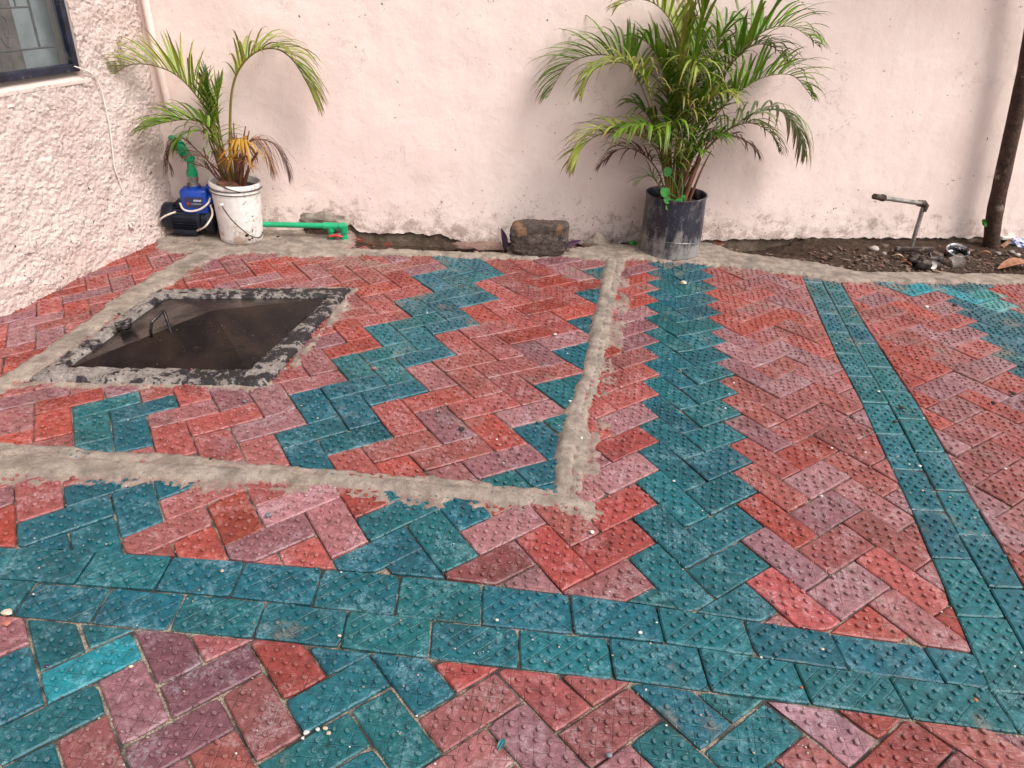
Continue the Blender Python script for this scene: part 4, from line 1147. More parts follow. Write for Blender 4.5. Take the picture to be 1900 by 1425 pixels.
small_ = None
def frond(plant, pts, start, mat, stem=ST_G, ll=2.0, up=0.55, side=0.75, droop=0.9, n=26, seed=0, w=0.075, fwd=0.75, sr=0.05, label=None, both=(1, 1), one=None):
    """pts: rachis points. Leaflets rise from both sides and hang towards their tips"""
    r = random.Random(seed * 31 + 5)
    P = spline(pts, 10); m = len(P)
    ln = [0]
    for k in range(1, m): ln.append(ln[-1] + (P[k] - P[k - 1]).length)
    T = ln[-1]
    sm = MB(); sm.tube(P[::2] + [P[-1]], [max(0.012, sr * (1 - 0.8 * (k / (m / 2)))) for k in range(len(P[::2]) + 1)], 6)
    fo = sm.build('frond', stem, plant)
    if label: fo['label'] = label
    lm = MB(); C = []
    def at(s):
        s *= T
        for k in range(1, m):
            if ln[k] >= s:
                t = (s - ln[k - 1]) / max(1e-6, ln[k] - ln[k - 1]); return P[k - 1].lerp(P[k], t), (P[k] - P[k - 1]).normalized()
        return P[-1], (P[-1] - P[-2]).normalized()
    for k in range(n):
        fr = k / (n - 1)
        s = start + (1 - start) * (fr ** 0.92) * 0.995
        p, t = at(s)
        sidev = t.cross(Vector((0, 0, 1)))
        if sidev.length < 0.15: sidev = WN.copy()
        sidev.normalize(); upv = sidev.cross(t).normalized()
        env = math.sin(math.pi * min(1, 0.18 + fr * 0.80)) ** 0.7
        L0 = ll * (0.86 if plant is small_ else 0.92) * env * (0.55 if fr > .97 else 1)
        for sg in (-1, 1):
            if both[0 if sg < 0 else 1] < r.random(): continue
            L = L0 * r.uniform(0.85, 1.12)
            f = fwd * (0.75 + 0.9 * fr) + r.uniform(-.12, .12)
            d = (sidev * sg * (side + r.uniform(-.2, .2)) + upv * (up + r.uniform(-.22, .22)) + t * f).normalized()
            if one is not None: d = (d + one * 0.6).normalized()
            q = p + t * r.uniform(-.05, .05); ww = w * (0.50 if plant is small_ else 0.56) * r.uniform(.8, 1.2) * (0.6 + .5 * env)
            NS = 6; g = r.random(); dr = droop * r.uniform(.6, 1.35)
            wd = d.cross(Vector((0, 0, 1)));
            if wd.length < .1: wd = sidev.copy()
            wd.normalize()
            wd = (wd + upv * r.uniform(-.5, .5)).normalized()
            b0 = len(lm.v)
            for i in range(NS + 1):
                x = i / NS
                wf = ww * (0.35 + 1.3 * math.sin(math.pi * min(1, x * .85 + .12)) * (1 - x) ** .35 if x < 1 else 0.03)
                mid = q
                e = d.cross(wd).normalized()
                lm.v += [tuple(mid - wd * wf + e * wf * .35), tuple(mid), tuple(mid + wd * wf + e * wf * .35)]
                C += [(x, g, 0, 1)] * 3
                d = (d + Vector((0, 0, -1)) * (dr * 0.30 * (0.35 + x * 1.3))).normalized()
                q = q + d * (L / NS)
                wd = (wd - d * wd.dot(d)).normalized()
            for i in range(NS):
                for j in (0, 1):
                    a_ = b0 + i * 3 + j
                    lm.f.append((a_, a_ + 1, a_ + 4, a_ + 3))
    lm.build('leaflets', mat, fo, cols=C)
    return fo
def stems(plant, c, r, n, h, spread, mat, seed):
    rr = random.Random(seed)
    for k in range(n):
        a = rr.uniform(0, 6.28); b0 = c + Vector((math.cos(a), math.sin(a) * .8, 0)) * rr.uniform(.1, r)
        e = b0 + Vector((math.cos(a) * spread * rr.uniform(.4, 1.2), math.sin(a) * spread * .5, h * rr.uniform(.6, 1.1)))
        mb = MB(); m_ = b0.lerp(e, .5) + Vector((0, 0, h * .08))
        mb.tube(spline([b0, m_, e], 4), [0.085 - .06 * i / 8 for i in range(9)], 6)
        mb.build('stalk', mat, plant)

Z0 = PCN + pax * (H2 - .45)
big = empty('areca_palm', Z0, 'tall bushy palm with many arching green fronds in the black pot', 'palm')
W_ = lambda off, *pp: [wal(x, y, off + (o[0] if o else 0)) for (x, y, *o) in pp]
def bp(off_tip, *pp):        # base in the pot, then points traced towards the tip with a growing distance from the wall
    n_ = len(pp); base_ = 1.9
    out = []
    for k, (x, y) in enumerate(pp):
        t = (k + 1) / n_; out.append(wal(x, y, base_ * (1 - t) + off_tip * t))
    b_ = Z0 + Vector(((out[0].x - Z0.x) * .35, 0.0, 0))
    return [b_] + out
F = lambda *a, **k: frond(big, *a, **k)
F(bp(1.2, (1228, 300), (1212, 225), (1190, 160), (1156, 112), (1104, 102), (1052, 122), (1018, 176)), .50, L_GREEN, ll=3.0, up=.9, side=.5, droop=.75, n=30, seed=1, fwd=.9)
F(bp(3.2, (1232, 300), (1216, 220), (1194, 145), (1160, 118), (1128, 118), (1098, 134), (1078, 172)), .52, L_LIME, ll=2.4, up=.5, side=.5, droop=1.2, n=24, seed=2)
F(bp(2.6, (1252, 290), (1268, 190), (1272, 110), (1254, 55), (1222, 12), (1182, -2), (1140, 12)), .55, L_LIME, ll=2.6, up=.75, side=.5, droop=.9, n=24, seed=3, w=.085)
F(bp(2.2, (1262, 290), (1278, 190), (1290, 110), (1300, 50), (1312, -5), (1330, -40)), .45, L_GREEN, ll=3.2, up=.25, side=.95, droop=.35, n=26, seed=4, w=.09, fwd=1.1)
F(bp(1.2, (1268, 290), (1295, 190), (1325, 110), (1342, 55), (1362, 38), (1385, 42)), .5, L_GREEN, ll=2.6, up=.4, side=.8, droop=.6, n=24, seed=5, w=.08)
F(bp(2.4, (1268, 300), (1304, 205), (1348, 125), (1388, 82), (1430, 52), (1475, 52), (1518, 84)), .45, L_GREEN, ll=3.0, up=.8, side=.5, droop=.8, n=30, seed=6, w=.085)
F(bp(0.8, (1270, 300), (1312, 200), (1360, 115), (1400, 84), (1436, 88), (1462, 116)), .55, L_BROWNT, stem=ST_B, ll=2.3, up=.7, side=.6, droop=.9, n=24, seed=7)
F(bp(2.6, (1275, 310), (1310, 240), (1345, 195), (1385, 160), (1430, 140), (1474, 142), (1508, 182)), .40, L_GREEN, ll=2.7, up=.85, side=.5, droop=.85, n=30, seed=8, w=.08)
F(bp(1.6, (1280, 320), (1316, 272), (1360, 235), (1405, 208), (1448, 206), (1480, 236), (1494, 285)), .50, L_PALE, ll=2.9, up=.35, side=.5, droop=1.7, n=26, seed=9, w=.085)
F(bp(2.4, (1278, 325), (1305, 282), (1345, 245), (1390, 228), (1428, 246), (1447, 280)), .45, L_BROWNT, stem=ST_B, ll=2.0, up=.6, side=.7, droop=1.0, n=26, seed=10, w=.06)
F(bp(2.8, (1228, 305), (1206, 262), (1160, 246), (1112, 250), (1080, 274), (1064, 312)), .42, L_LIME, ll=2.4, up=.8, side=.55, droop=1.0, n=28, seed=11, w=.08)
F(bp(2.2, (1222, 320), (1190, 284), (1152, 276), (1112, 306)), .42, L_DEAD, stem=ST_B, ll=1.7, up=.5, side=.6, droop=1.0, n=20, seed=12, w=.05)
F(bp(3.6, (1262, 260), (1276, 170), (1284, 118), (1290, 112), (1296, 130)), .66, L_LIME, ll=2.9, up=.3, side=.9, droop=1.5, n=16, seed=13, w=.07)
F(bp(2.2, (1220, 340), (1204, 326), (1180, 338)), .35, L_PALE, ll=1.3, up=.5, side=.7, droop=.6, n=16, seed=14, w=.045)
F(bp(1.5, (1245, 290), (1240, 190), (1226, 120), (1200, 78), (1172, 70)), .45, L_GREEN, ll=2.9, up=.4, side=.7, droop=.7, n=26, seed=15, w=.09)
F(bp(3.6, (1272, 270), (1292, 215), (1322, 180), (1352, 172), (1372, 188)), .5, L_LIME, ll=1.9, up=.4, side=.8, droop=1.1, n=18, seed=16, w=.07)
F(bp(3.8, (1250, 300), (1256, 250), (1250, 226), (1236, 232), (1226, 262)), .5, L_GREEN, ll=2.0, up=.3, side=.9, droop=1.3, n=18, seed=18, w=.065)
F(bp(0.6, (1262, 290), (1282, 200), (1302, 130), (1318, 80), (1330, 60)), .4, L_DEEP, ll=3.0, up=.2, side=.9, droop=.6, n=26, seed=19, w=.09)
F(bp(1.0, (1270, 300), (1305, 230), (1335, 180), (1362, 150)), .35, L_DEEP, ll=2.8, up=.3, side=.9, droop=.7, n=24, seed=21, w=.085)
F(bp(1.0, (1236, 300), (1216, 240), (1190, 200), (1160, 185)), .45, L_DEEP, ll=2.3, up=.3, side=.8, droop=.9, n=20, seed=22, w=.075)
F(bp(3.0, (1268, 320), (1290, 280), (1318, 256), (1350, 250)), .4, L_DEEP, ll=2.2, up=.4, side=.8, droop=1.0, n=20, seed=23, w=.07)
F(bp(2.0, (1272, 320), (1300, 275), (1345, 250), (1385, 262), (1410, 290)), .45, L_DEAD, stem=ST_B, ll=1.6, up=.4, side=.8, droop=1.0, n=18, seed=25, w=.05)
F(bp(0.8, (1240, 290), (1246, 200), (1250, 140), (1240, 96)), .4, L_GREEN, ll=3.0, up=.2, side=.9, droop=.6, n=24, seed=20, w=.09)
F(bp(2.6, (1262, 280), (1274, 225), (1262, 180), (1240, 160)), .4, L_LIME, ll=2.3, up=.3, side=.9, droop=1.0, n=22, seed=24, w=.075)
F(bp(3.4, (1236, 310), (1226, 265), (1205, 235), (1170, 232), (1140, 250)), .45, L_GREEN, ll=2.2, up=.4, side=.8, droop=1.1, n=22, seed=17, w=.07)
F(bp(2.0, (1256, 290), (1256, 190), (1264, 90), (1280, 20)), .42, L_LIME, ll=2.9, up=.2, side=.95, droop=.3, n=26, seed=41, w=.09, fwd=1.2)
F(bp(2.8, (1268, 300), (1284, 240), (1300, 190), (1322, 150)), .42, L_GREEN, ll=2.6, up=.3, side=.95, droop=.6, n=24, seed=42, w=.08)
F(bp(3.2, (1242, 320), (1238, 290), (1228, 262), (1210, 255)), .35, L_GREEN, ll=1.7, up=.3, side=.9, droop=.9, n=18, seed=43, w=.065)
F(bp(3.4, (1262, 325), (1272, 296), (1288, 276), (1304, 282)), .35, L_GREEN, ll=1.7, up=.3, side=.9, droop=.9, n=18, seed=44, w=.065)
stems(big, Z0, .75, 16, 3.6, .75, ST_B, 4)

ZB = BC + bax * (H - .3)
small = empty('potted_palm', ZB, 'sparse palm with yellowing and withered fronds in the white bucket', 'palm')
def sp_(off_tip, *pp):
    n_ = len(pp); base_ = 1.35; out = []
    for k, (x, y) in enumerate(pp):
        t = (k + 1) / n_; out.append(wal(x, y, base_ * (1 - t) + off_tip * t))
    return [ZB + Vector(((out[0].x - ZB.x) * .4, 0, 0))] + out
small_ = small
Q = lambda *a, **k: frond(small, *a, **k)
Q(sp_(2.2, (412, 300), (402, 255), (386, 212), (360, 172), (325, 138), (282, 121), (240, 121), (205, 142)), .38, L_LIME, ll=2.5, up=.85, side=.5, droop=.55, n=32, seed=51, w=.07, fwd=.95)
Q(sp_(1.5, (428, 300), (427, 235), (430, 172), (444, 128), (474, 97), (510, 90), (542, 110), (570, 155), (586, 192)), .50, L_LIME, ll=2.7, up=.55, side=.55, droop=1.0, n=32, seed=52, w=.075, sr=.075, fwd=.9)
Q(sp_(2.6, (410, 310), (402, 270), (388, 236), (350, 222), (302, 228), (262, 240)), .36, L_GREEN, ll=2.4, up=.6, side=.7, droop=.8, n=30, seed=53, w=.075)
Q(sp_(1.6, (412, 300), (402, 250), (394, 200), (388, 160), (386, 138)), .50, L_DEEP, ll=1.9, up=.5, side=.8, droop=.3, n=18, seed=54, w=.07, fwd=1.4)
Q(sp_(1.2, (420, 300), (408, 240), (404, 190), (412, 150)), .45, L_GREEN, ll=1.9, up=.5, side=.8, droop=.3, n=16, seed=55, w=.06, fwd=1.4)
Q(sp_(2.9, (438, 325), (446, 285), (456, 262), (448, 256), (430, 262)), .45, L_YELLOW, stem=ST_B, ll=1.8, up=-.05, side=.5, droop=1.1, n=15, seed=56, w=.085, fwd=.1, one=Vector((-.9, 0, -.2)))
Q(sp_(1.8, (440, 320), (452, 278), (470, 258), (494, 282), (508, 316)), .42, L_ORANGE, stem=ST_B, ll=1.7, up=.1, side=.5, droop=1.6, n=26, seed=57, w=.03)
Q(sp_(1.4, (440, 315), (458, 270), (482, 258), (512, 270), (530, 300), (536, 326)), .42, L_DEAD, stem=ST_B, ll=1.7, up=.15, side=.6, droop=1.6, n=24, seed=58, w=.028)
Q(sp_(1.6, (408, 320), (378, 291), (342, 258), (320, 262), (312, 292), (318, 322)), .50, L_DEAD, stem=ST_B, ll=1.2, up=.3, side=.6, droop=1.4, n=20, seed=59, w=.028)
Q(sp_(2.6, (404, 326), (388, 300), (366, 288), (342, 292)), .40, L_DEAD, stem=ST_B, ll=1.3, up=.5, side=.6, droop=.9, n=16, seed=60, w=.03)
Q(sp_(2.2, (402, 330), (384, 312), (360, 305)), .40, L_DEAD, stem=ST_B, ll=1.0, up=.5, side=.6, droop=.9, n=14, seed=61, w=.028)
Q(sp_(2.6, (444, 330), (450, 306), (458, 296), (472, 310)), .45, L_ORANGE, stem=ST_B, ll=1.0, up=.1, side=.7, droop=1.2, n=18, seed=62, w=.024)
Q(sp_(2.0, (406, 306), (396, 268), (376, 244), (345, 246), (322, 270)), .40, L_GREEN, ll=1.9, up=.3, side=.7, droop=1.3, n=18, seed=63, w=.055)
stems(small, ZB, .6, 15, 2.6, .8, ST_B, 9)
def sheet(pts, th, name, mat, parent=None):
    mb = MB(); a = len(pts)
    nrm = (pts[1] - pts[0]).cross(pts[2] - pts[0]).normalized() * th
    mb.add([p for p in pts] + [p + nrm for p in pts], [tuple(range(a)), tuple(range(2 * a - 1, a - 1, -1))] + [(k, (k + 1) % a, (k + 1) % a + a, k + a) for k in range(a)])
    return mb.build(name, mat, parent, smooth=False)
M_BARK = plain('dry_brown_sheath', (0.085, 0.035, 0.018), 0.6, var=.5)
sheet([wal(401, 340, 2.3), wal(420, 351, 2.5), wal(446, 358, 2.4), wal(447, 346, 2.1), wal(432, 337, 1.9), wal(410, 335, 2.0)], .03, 'dry_sheath', M_BARK, small)

# heart-leaved weed in the black pot
M_WEED = plain('weed_leaf', (0.025, 0.17, 0.015), 0.35, var=.3, scale=40)
def heart(mb, c, sz, nrm, upd):
    nrm = nrm.normalized(); s = upd.cross(nrm).normalized(); u = nrm.cross(s).normalized()
    out = []
    for k in range(20):
        t = 2 * math.pi * k / 20
        x = 0.85 * math.sin(t) ** 3 if False else math.sin(t) * (1 - .12 * math.cos(t)) * .8
        y = -math.cos(t) * .95 + (.28 * (1 - abs(math.sin(t))) if math.cos(t) < -.5 else 0) * -1
        out.append(c + s * (x * sz) + u * (-y * sz * -1) + nrm * (0.10 * sz * abs(x)))
    base_ = len(mb.v)
    mb.v.append(tuple(c)); mb.v += [tuple(p) for p in out]
    for k in range(20): mb.f.append((base_, base_ + 1 + k, base_ + 1 + (k + 1) % 20))
weed = empty('weed', Z0 + WN * 1.2, 'small bright green heart-leaved weed growing at the front of the black pot', 'weed')
stm = MB(); lf = []
for (px, py, sz, off) in ((1239, 318, .34, 3.0), (1234, 356, .36, 3.4), (1238, 371, .26, 3.5), (1260, 374, .30, 3.5), (1253, 384, .24, 3.5), (1282, 383, .26, 3.5), (1239, 384, .2, 3.5), (1262, 305, .24, 2.4), (1268, 366, .2, 3.4)):
    c = wal(px, py, off - .15); stm.tube(spline([Z0 + WN * 1.0, (Z0 + WN * 1.2).lerp(c, .5) + Vector((0, 0, .2)), c], 4), .022, 5)
    m_ = MB(); heart(m_, c, sz * .78, WN + Vector((rnd.uniform(-.4, .4), 0, rnd.uniform(.1, .6))), Vector((rnd.uniform(-.5, .5), 0, 1)))
    lf.append(m_)
stm.build('stem', M_WEED, weed)
for m_ in lf: m_.build('leaf', M_WEED, weed)

# ------------------------------------------------------------------ stone, purple plants
n = N('dark_block_stone')
a = n.noise(30, 7, .7)
c = n.mix(n.ramp(a, .3, .7), (0.035, 0.026, 0.023), (0.12, 0.088, 0.072))
c = n.mix(n.ramp(n.noise(9, 4), .56, .68), c, (0.20, 0.105, 0.055)); c = n.mix(n.ramp(n.noise(95, 3), .68, .73), c, (0.42, .36, .32))
M_STONE = n.done(c, .85, n.bump(n.noise(60, 8, .75), .012, 1.0), 0, .25)
bm = bmesh.new(); bmesh.ops.create_cube(bm, size=2)
bmesh.ops.subdivide_edges(bm, edges=bm.edges[:], cuts=18, use_grid_fill=True)
sc_ = gnd(999, 481, 0); mb = MB(); bm.verts.index_update()
for v in bm.verts:
    q = Vector(v.co); k = (abs(q.x) ** 7 + abs(q.y) ** 7 + abs(q.z) ** 7) ** (1 / 7); q = q / k
    lo = max(0, -q.z); x = q.x * (1.45 - .24 * lo ** 2.2); y = q.y * .62; z = q.z * .80
    d = 0.10 * mn.noise(q * 1.3) + .07 * mn.noise(q * 4.5) + .045 * mn.noise(q * 10) + .02 * mn.noise(q * 22)
    mb.v.append(tuple(Vector((sc_.x, sc_.y + .72, .84)) + WU * x + Vector((0, 1, 0)) * y + Vector((0, 0, z)) + q.normalized() * d))
mb.f = [[v.index for v in f.verts] for f in bm.faces]; bm.free()
prop(mb.build('stone_block', M_STONE), 'dark weathered concrete block standing on the paving edge against the wall', 'block')
M_PURP = plain('purple_leaf', (0.050, 0.014, 0.045), .45, var=.35, scale=40)
def blade(mb, a, b, w, bend=Vector((0, 0, 0)), wdir=None, n_=8):
    P = spline([a, a.lerp(b, .5) + bend, b], 5); wd = wdir or (b - a).cross(WN).normalized()
    base_ = len(mb.v)
    for i, p in enumerate(P):
        x = i / (len(P) - 1); ww = w * math.sin(math.pi * (0.12 + .88 * x)) ** .8 if x < 1 else .005
        mb.v += [tuple(p - wd * ww), tuple(p - WN * ww * .4), tuple(p + wd * ww)]
    for i in range(len(P) - 1):
        for j in (0, 1): a_ = base_ + i * 3 + j; mb.f.append((a_, a_ + 1, a_ + 4, a_ + 3))
pl = empty('purple_plant', gnd(938, 462, 0), 'single upright purple leaf growing left of the dark block', 'plant')
mb = MB(); blade(mb, wal(938, 463, 2.5), wal(930, 423, 2.3), .15, Vector((.06, 0, 0))); mb.build('leaf', M_PURP, pl)
mb = MB(); mb.tube([wal(938, 468, 2.5), wal(938, 462, 2.5)], .09, 6); mb.build('stem', M_POTSOIL, pl)
pl = empty('purple_plant', gnd(1050, 462, 0), 'low purple leaves sticking out right of the dark block', 'plant')
for (x0_, y0_, x1_, y1_, w_) in ((1046, 460, 1079, 446, .13), (1046, 458, 1058, 448, .06), (1048, 463, 1070, 455, .06)):
    mb = MB(); blade(mb, wal(x0_, y0_, 1.9), wal(x1_, y1_, 1.7), w_, Vector((0, 0, .06))); mb.build('leaf', M_PURP, pl)
def sprout(px, py, off, sz, label, k_=4):
    e = empty('sprout', wal(px, py + 3, off), label, 'weed')
    for k in range(k_):
        m_ = MB(); heart(m_, wal(px, py, off) + Vector((rnd.uniform(-.2, .2), 0, rnd.uniform(-.08, .12))), sz * rnd.uniform(.7, 1.1), WN + Vector((rnd.uniform(-.5, .5), 0, .8)), Vector((rnd.uniform(-.8, .8), 0, 1)))
        m_.build('leaf', M_WEED, e)
sprout(1073, 463, 1.6, .13, 'tiny green sprout right of the dark block beside the purple leaves')
sprout(1172, 453, 1.5, .20, 'small green leaf on the mortar left of the black pot', 2)
sprout(1824, 415, .9, .22, 'bright green sprout on the left side of the leaning trunk', 4)

# ------------------------------------------------------------------ leaning trunk
n = N('dark_bark')
a = n.noise(18, 7, .7, dist=1.0)
c = n.mix(n.ramp(a, .3, .7), (0.030, 0.016, 0.012), (0.085, 0.045, 0.030)); c = n.mix(n.ramp(n.noise(9, 6, .7), .60, .68), c, (0.19, .15, .12))
M_BARK2 = n.done(c, .8, n.bump(n.math('ADD', a, n.noise(70, 5)), .008, .9), 0, .3)
tr = empty('tree_trunk', gnd(1839, 460, .0), 'dark slender leaning tree trunk rising from the soil at the right edge', 'tree')
mb = MB()
P = spline([wal(1838, 466, .95), wal(1845, 400, .95), wal(1866, 300, .95), wal(1890, 190, .95), wal(1913, 70, .95), wal(1940, -120, 1.0), wal(1965, -330, 1.1)], 6)
mb.tube(P, [max(.26, .43 - .003 * k) * (1 + .08 * mn.noise(Vector((k * .5, 0, 0)))) for k in range(len(P))], 16)
mb.build('trunk', M_BARK2, tr)
# crown, far above the picture
top_ = P[-1]
mb = MB(); r_ = random.Random(3)
for k in range(900):
    d = Vector((r_.gauss(0, 1), r_.gauss(0, 1), r_.gauss(0, .6))); d = d.normalized() * r_.uniform(2, 7)
    c = top_ + Vector((0, 0, 5)) + d
    if c.z < CAM_H + 6 and c.y < 30: continue
    s = Vector((r_.uniform(-1, 1), r_.uniform(-1, 1), r_.uniform(-.5, .5))).normalized() * .7; u = s.cross(Vector((r_.uniform(-1, 1), r_.uniform(-1, 1), 1))).normalized() * .28
    mb.add([c - s, c + u, c + s, c - u], [(0, 1, 2, 3)])
mb.build('crown', M_WEED, tr, smooth=False)

# ------------------------------------------------------------------ stand pipe
sp0 = empty('stand_pipe', gnd(1688, 472, 0), 'bent grey metal water pipe standing in the soil with a rusty end', 'pipe')
o0 = 1.5
mb = MB(); mb.tube([wal(1686, 474, o0), wal(1713, 384, o0)], .115, 12); mb.build('riser', M_GREY, sp0)
mb = MB(); mb.tube([wal(1713, 378, o0), wal(1636, 367, o0 + .9)], .115, 12); mb.build('arm', M_GREY, sp0)
M_RUST = plain('rusty_fitting', (0.06, 0.035, 0.025), .7, .3, var=.6, dirt=(.25, .2, .17), dlo=.5)
mb = MB(); mb.tube([wal(1704, 377, o0), wal(1714, 378, o0), wal(1717, 382, o0), wal(1713, 392, o0)], [.17, .19, .19, .16], 12); mb.build('elbow', M_RUST, sp0)
mb = MB(); a, b_ = wal(1640, 367.5, o0 + .85), wal(1622, 364.5, o0 + 1.1); mb.tube([a, a.lerp(b_, .25), a.lerp(b_, .26), b_], [.18, .18, .15, .15], 10); mb.build('end_cap', M_RUST, sp0)

# ------------------------------------------------------------------ litter in the soil
def thing(mb, name, mat, label, cat, group=None, **k):
    return prop(mb.build(name, mat, **k), label, cat, group)
M_LEAFD = plain('dry_leaf', (0.26, 0.105, 0.05), .6, var=.35, scale=30)
M_LEAFD2 = plain('dull_dry_leaf', (0.12, 0.06, 0.04), .7, var=.4, scale=30)
def leaf(a, b_, w, lift_=.06, mat=M_LEAFD, label='', group=None, name='dry_leaf'):
    mb = MB(); ax_ = (b_ - a); s = ax_.cross(Vector((0, 0, 1))).normalized(); P = 9; base_ = 0
    for i in range(P + 1):
        x = i / P; p = a.lerp(b_, x) + Vector((0, 0, lift_ * math.sin(math.pi * x)))
        ww = w * math.sin(math.pi * min(.985, x * .95 + .03)) ** .8
        mb.v += [tuple(p - s * ww + Vector((0, 0, ww * .45))), tuple(p), tuple(p + s * ww + Vector((0, 0, ww * .45)))]
    for i in range(P):
        for j in (0, 1): a_ = i * 3 + j; mb.f.append((a_, a_ + 1, a_ + 4, a_ + 3))
    mb.tube([a + Vector((0, 0, .01)), a.lerp(b_, .5) + Vector((0, 0, lift_ + .015)), b_], .018, 4)
    return thing(mb, name, mat, label, 'leaf', group)
g = gnd
leaf(g(1852, 499, .1), g(1922, 494, .15), .42, .22, M_LEAFD, 'large curled orange-brown leaf at the right edge of the soil')
leaf(g(1816, 470, .15), g(1841, 474, .18), .16, .12, M_LEAFD, 'small orange leaf in front of the leaning trunk')
leaf(g(1790, 471, .15), g(1812, 466, .18), .15, .10, M_LEAFD2, 'dull brown leaf between the tin and the leaning trunk')
leaf(g(1672, 480, .1), g(1692, 493, .1), .12, .06, M_LEAFD, 'narrow orange-brown leaf in front of the stand pipe foot')
leaf(g(1655, 475, .1), g(1678, 479, .12), .14, .10, plain('tan_leaf', (.32, .2, .13), .6), 'tan leaf left of the stand pipe foot')
mb = MB(); p = g(1867, 441, .35); mb.box(p, WU, WN, UPV, .42, .2, .1, .04); thing(mb, 'foam_piece', plain('white_foam', (.62, .56, .52), .7, var=.15), 'white foam offcut on the soil right of the leaning trunk', 'foam')
mb = MB(); a, b_ = g(1858, 459, .15), g(1884, 440, .35); mb.box(a.lerp(b_, .5), (b_ - a).normalized(), WN, UPV, (b_ - a).length / 2, .14, .07, .02); thing(mb, 'wood_chip', plain('wood', (.22, .11, .06), .7, var=.3), 'brown splintered wood chip leaning by the white foam piece', 'wood')
mb = MB(); mb.rock(g(1893, 452, .25), .52, 1.2, .7, .6, 3, .5, 3.3, 2.4); thing(mb, 'crumpled_bag', plain('blue_white_plastic', (.50, .52, .66), .3, var=.1, scale=14, dirt=(.10, .13, .40), dscale=30, dlo=.5, dhi=.56), 'crumpled blue and white plastic bag at the right edge on the soil', 'bag', smooth=False)
# heap of scrap
M_SCRAP = plain('dark_scrap', (0.035, 0.022, 0.018), .6, .2, var=.6, dirt=(.16, .12, .09), dlo=.52, dhi=.66)
sc = empty('scrap_heap', g(1722, 492, 0), 'dark tangled heap of rusty scrap beside the stand pipe', 'scrap')
mb = MB(); r_ = random.Random(12)
for k in range(16):
    mb.rock(g(1697 + r_.uniform(0, 46), 492 - r_.uniform(0, 18), .12 + r_.uniform(0, .25)), r_.uniform(.14, .34), 1.2, .9, .8, 2, .5, k)
mb.build('lump', M_SCRAP, sc)
mb = MB()
for k in range(7):
    c = g(1696 + r_.uniform(0, 48), 486 - r_.uniform(0, 14), .4); th = r_.uniform(0, 3)
    mb.tube(spline([c + Vector((math.cos(th + t) * r_.uniform(.15, .4), math.sin(th + t) * .25, r_.uniform(-.1, .25))) for t in (0, 1.2, 2.4, 3.6)], 4), .035, 6)
mb.build('wire_loop', M_RUST, sc)
mb = MB(); c = g(1727, 490, .3) + WN * .2; mb.lathe([(.02, .02), (.16, .02), (.20, .05), (.21, -.04), (.15, -.06)], c, 20, WN + UPV * .3); mb.build('bottle_cap', plain('pale_cap', (.40, .36, .33), .4), sc)
mb = MB(); c = g(1772, 474, .10); mb.lathe([(.02, .02), (.50, .02), (.56, .06), (.57, .34), (.60, .38), (.55, .40), (.50, .36), (.47, .10)], c, 30, UPV + Vector((-.1, -.35, 0)))
thing(mb, 'tin_lid', plain('shiny_tin', (.55, .54, .55), .18, .9, var=.3, dirt=(.03, .03, .03), dscale=9, dlo=.48, dhi=.55), 'shiny round tin lying open on the soil right of the scrap heap', 'tin')
mb = MB(); c = g(1770, 488, .12); mb.lathe([(.02, -.3), (.34, -.3), (.42, .35), (.45, .37), (.40, .33)], c, 24, (WU + Vector((0, 0, .25))).normalized())
thing(mb, 'plastic_cup', N('clear_dirty_plastic').done((.30, .25, .22), .2, None, 0, .5, Alpha=.55), 'clear dirty plastic cup lying in front of the round tin', 'cup')
mb = MB(); mb.box(g(1690, 459, .35) - WN * -.3, WU, WN, UPV, 1.15, .10, .14, .03); thing(mb, 'dark_slat', M_SCRAP, 'flat dark slat lying behind the stand pipe along the wall foot', 'slat')
mb = MB(); mb.tube([g(1730, 502, .08), g(1757, 506, .08)], .03, 5); thing(mb, 'twig', plain('pale_twig', (.30, .2, .13), .7), 'thin pale twig in front of the scrap heap', 'twig')
# soil clods and small stones by the wall
r_ = random.Random(21)
M_CLOD = [plain('stone_grey', (.20, .17, .15), .85, var=.3), plain('stone_brown', (.11, .07, .05), .9, var=.4), plain('stone_pale', (.36, .31, .27), .8, var=.2)]
mb = MB()
for k in range(420):
    px = r_.uniform(1440, 1900); py = r_.uniform(468, 505); p = g(px, py, 0)
    if (p - W0).dot(WN) < .3: continue
    p.z = soil_h(p.x, p.y) + .02; mb.rock(p, r_.uniform(.03, .11), r_.uniform(.8, 1.5), 1, .7, 1, .4, k)
ml = MB()
for k in range(170):
    px = r_.uniform(1480, 1900); py = r_.uniform(462, 504); p = g(px, py, 0)
    if (p - W0).dot(WN) < .3: continue
    p.z = soil_h(p.x, p.y) + .05; th = r_.uniform(0, 6.28); L = r_.uniform(.08, .30); d1_ = Vector((math.cos(th), math.sin(th), r_.uniform(-.3, .4))) * L; d2_ = Vector((-math.sin(th), math.cos(th), r_.uniform(-.4, .4))) * L * r_.uniform(.2, .5)
    ml.add([p - d1_, p - d2_ + Vector((0, 0, .04)), p + d1_, p + d2_ + Vector((0, 0, .03))], [(0, 1, 2, 3)])
prop(ml.build('leaf_litter', M_LEAFD2, smooth=False), 'shredded brown leaf litter over the soil strip', None, None, 'stuff')
prop(mb.build('soil_crumbs', M_CLOD[1]), 'brown crumbs and bits of debris strewn over the soil strip', None, None, 'stuff')
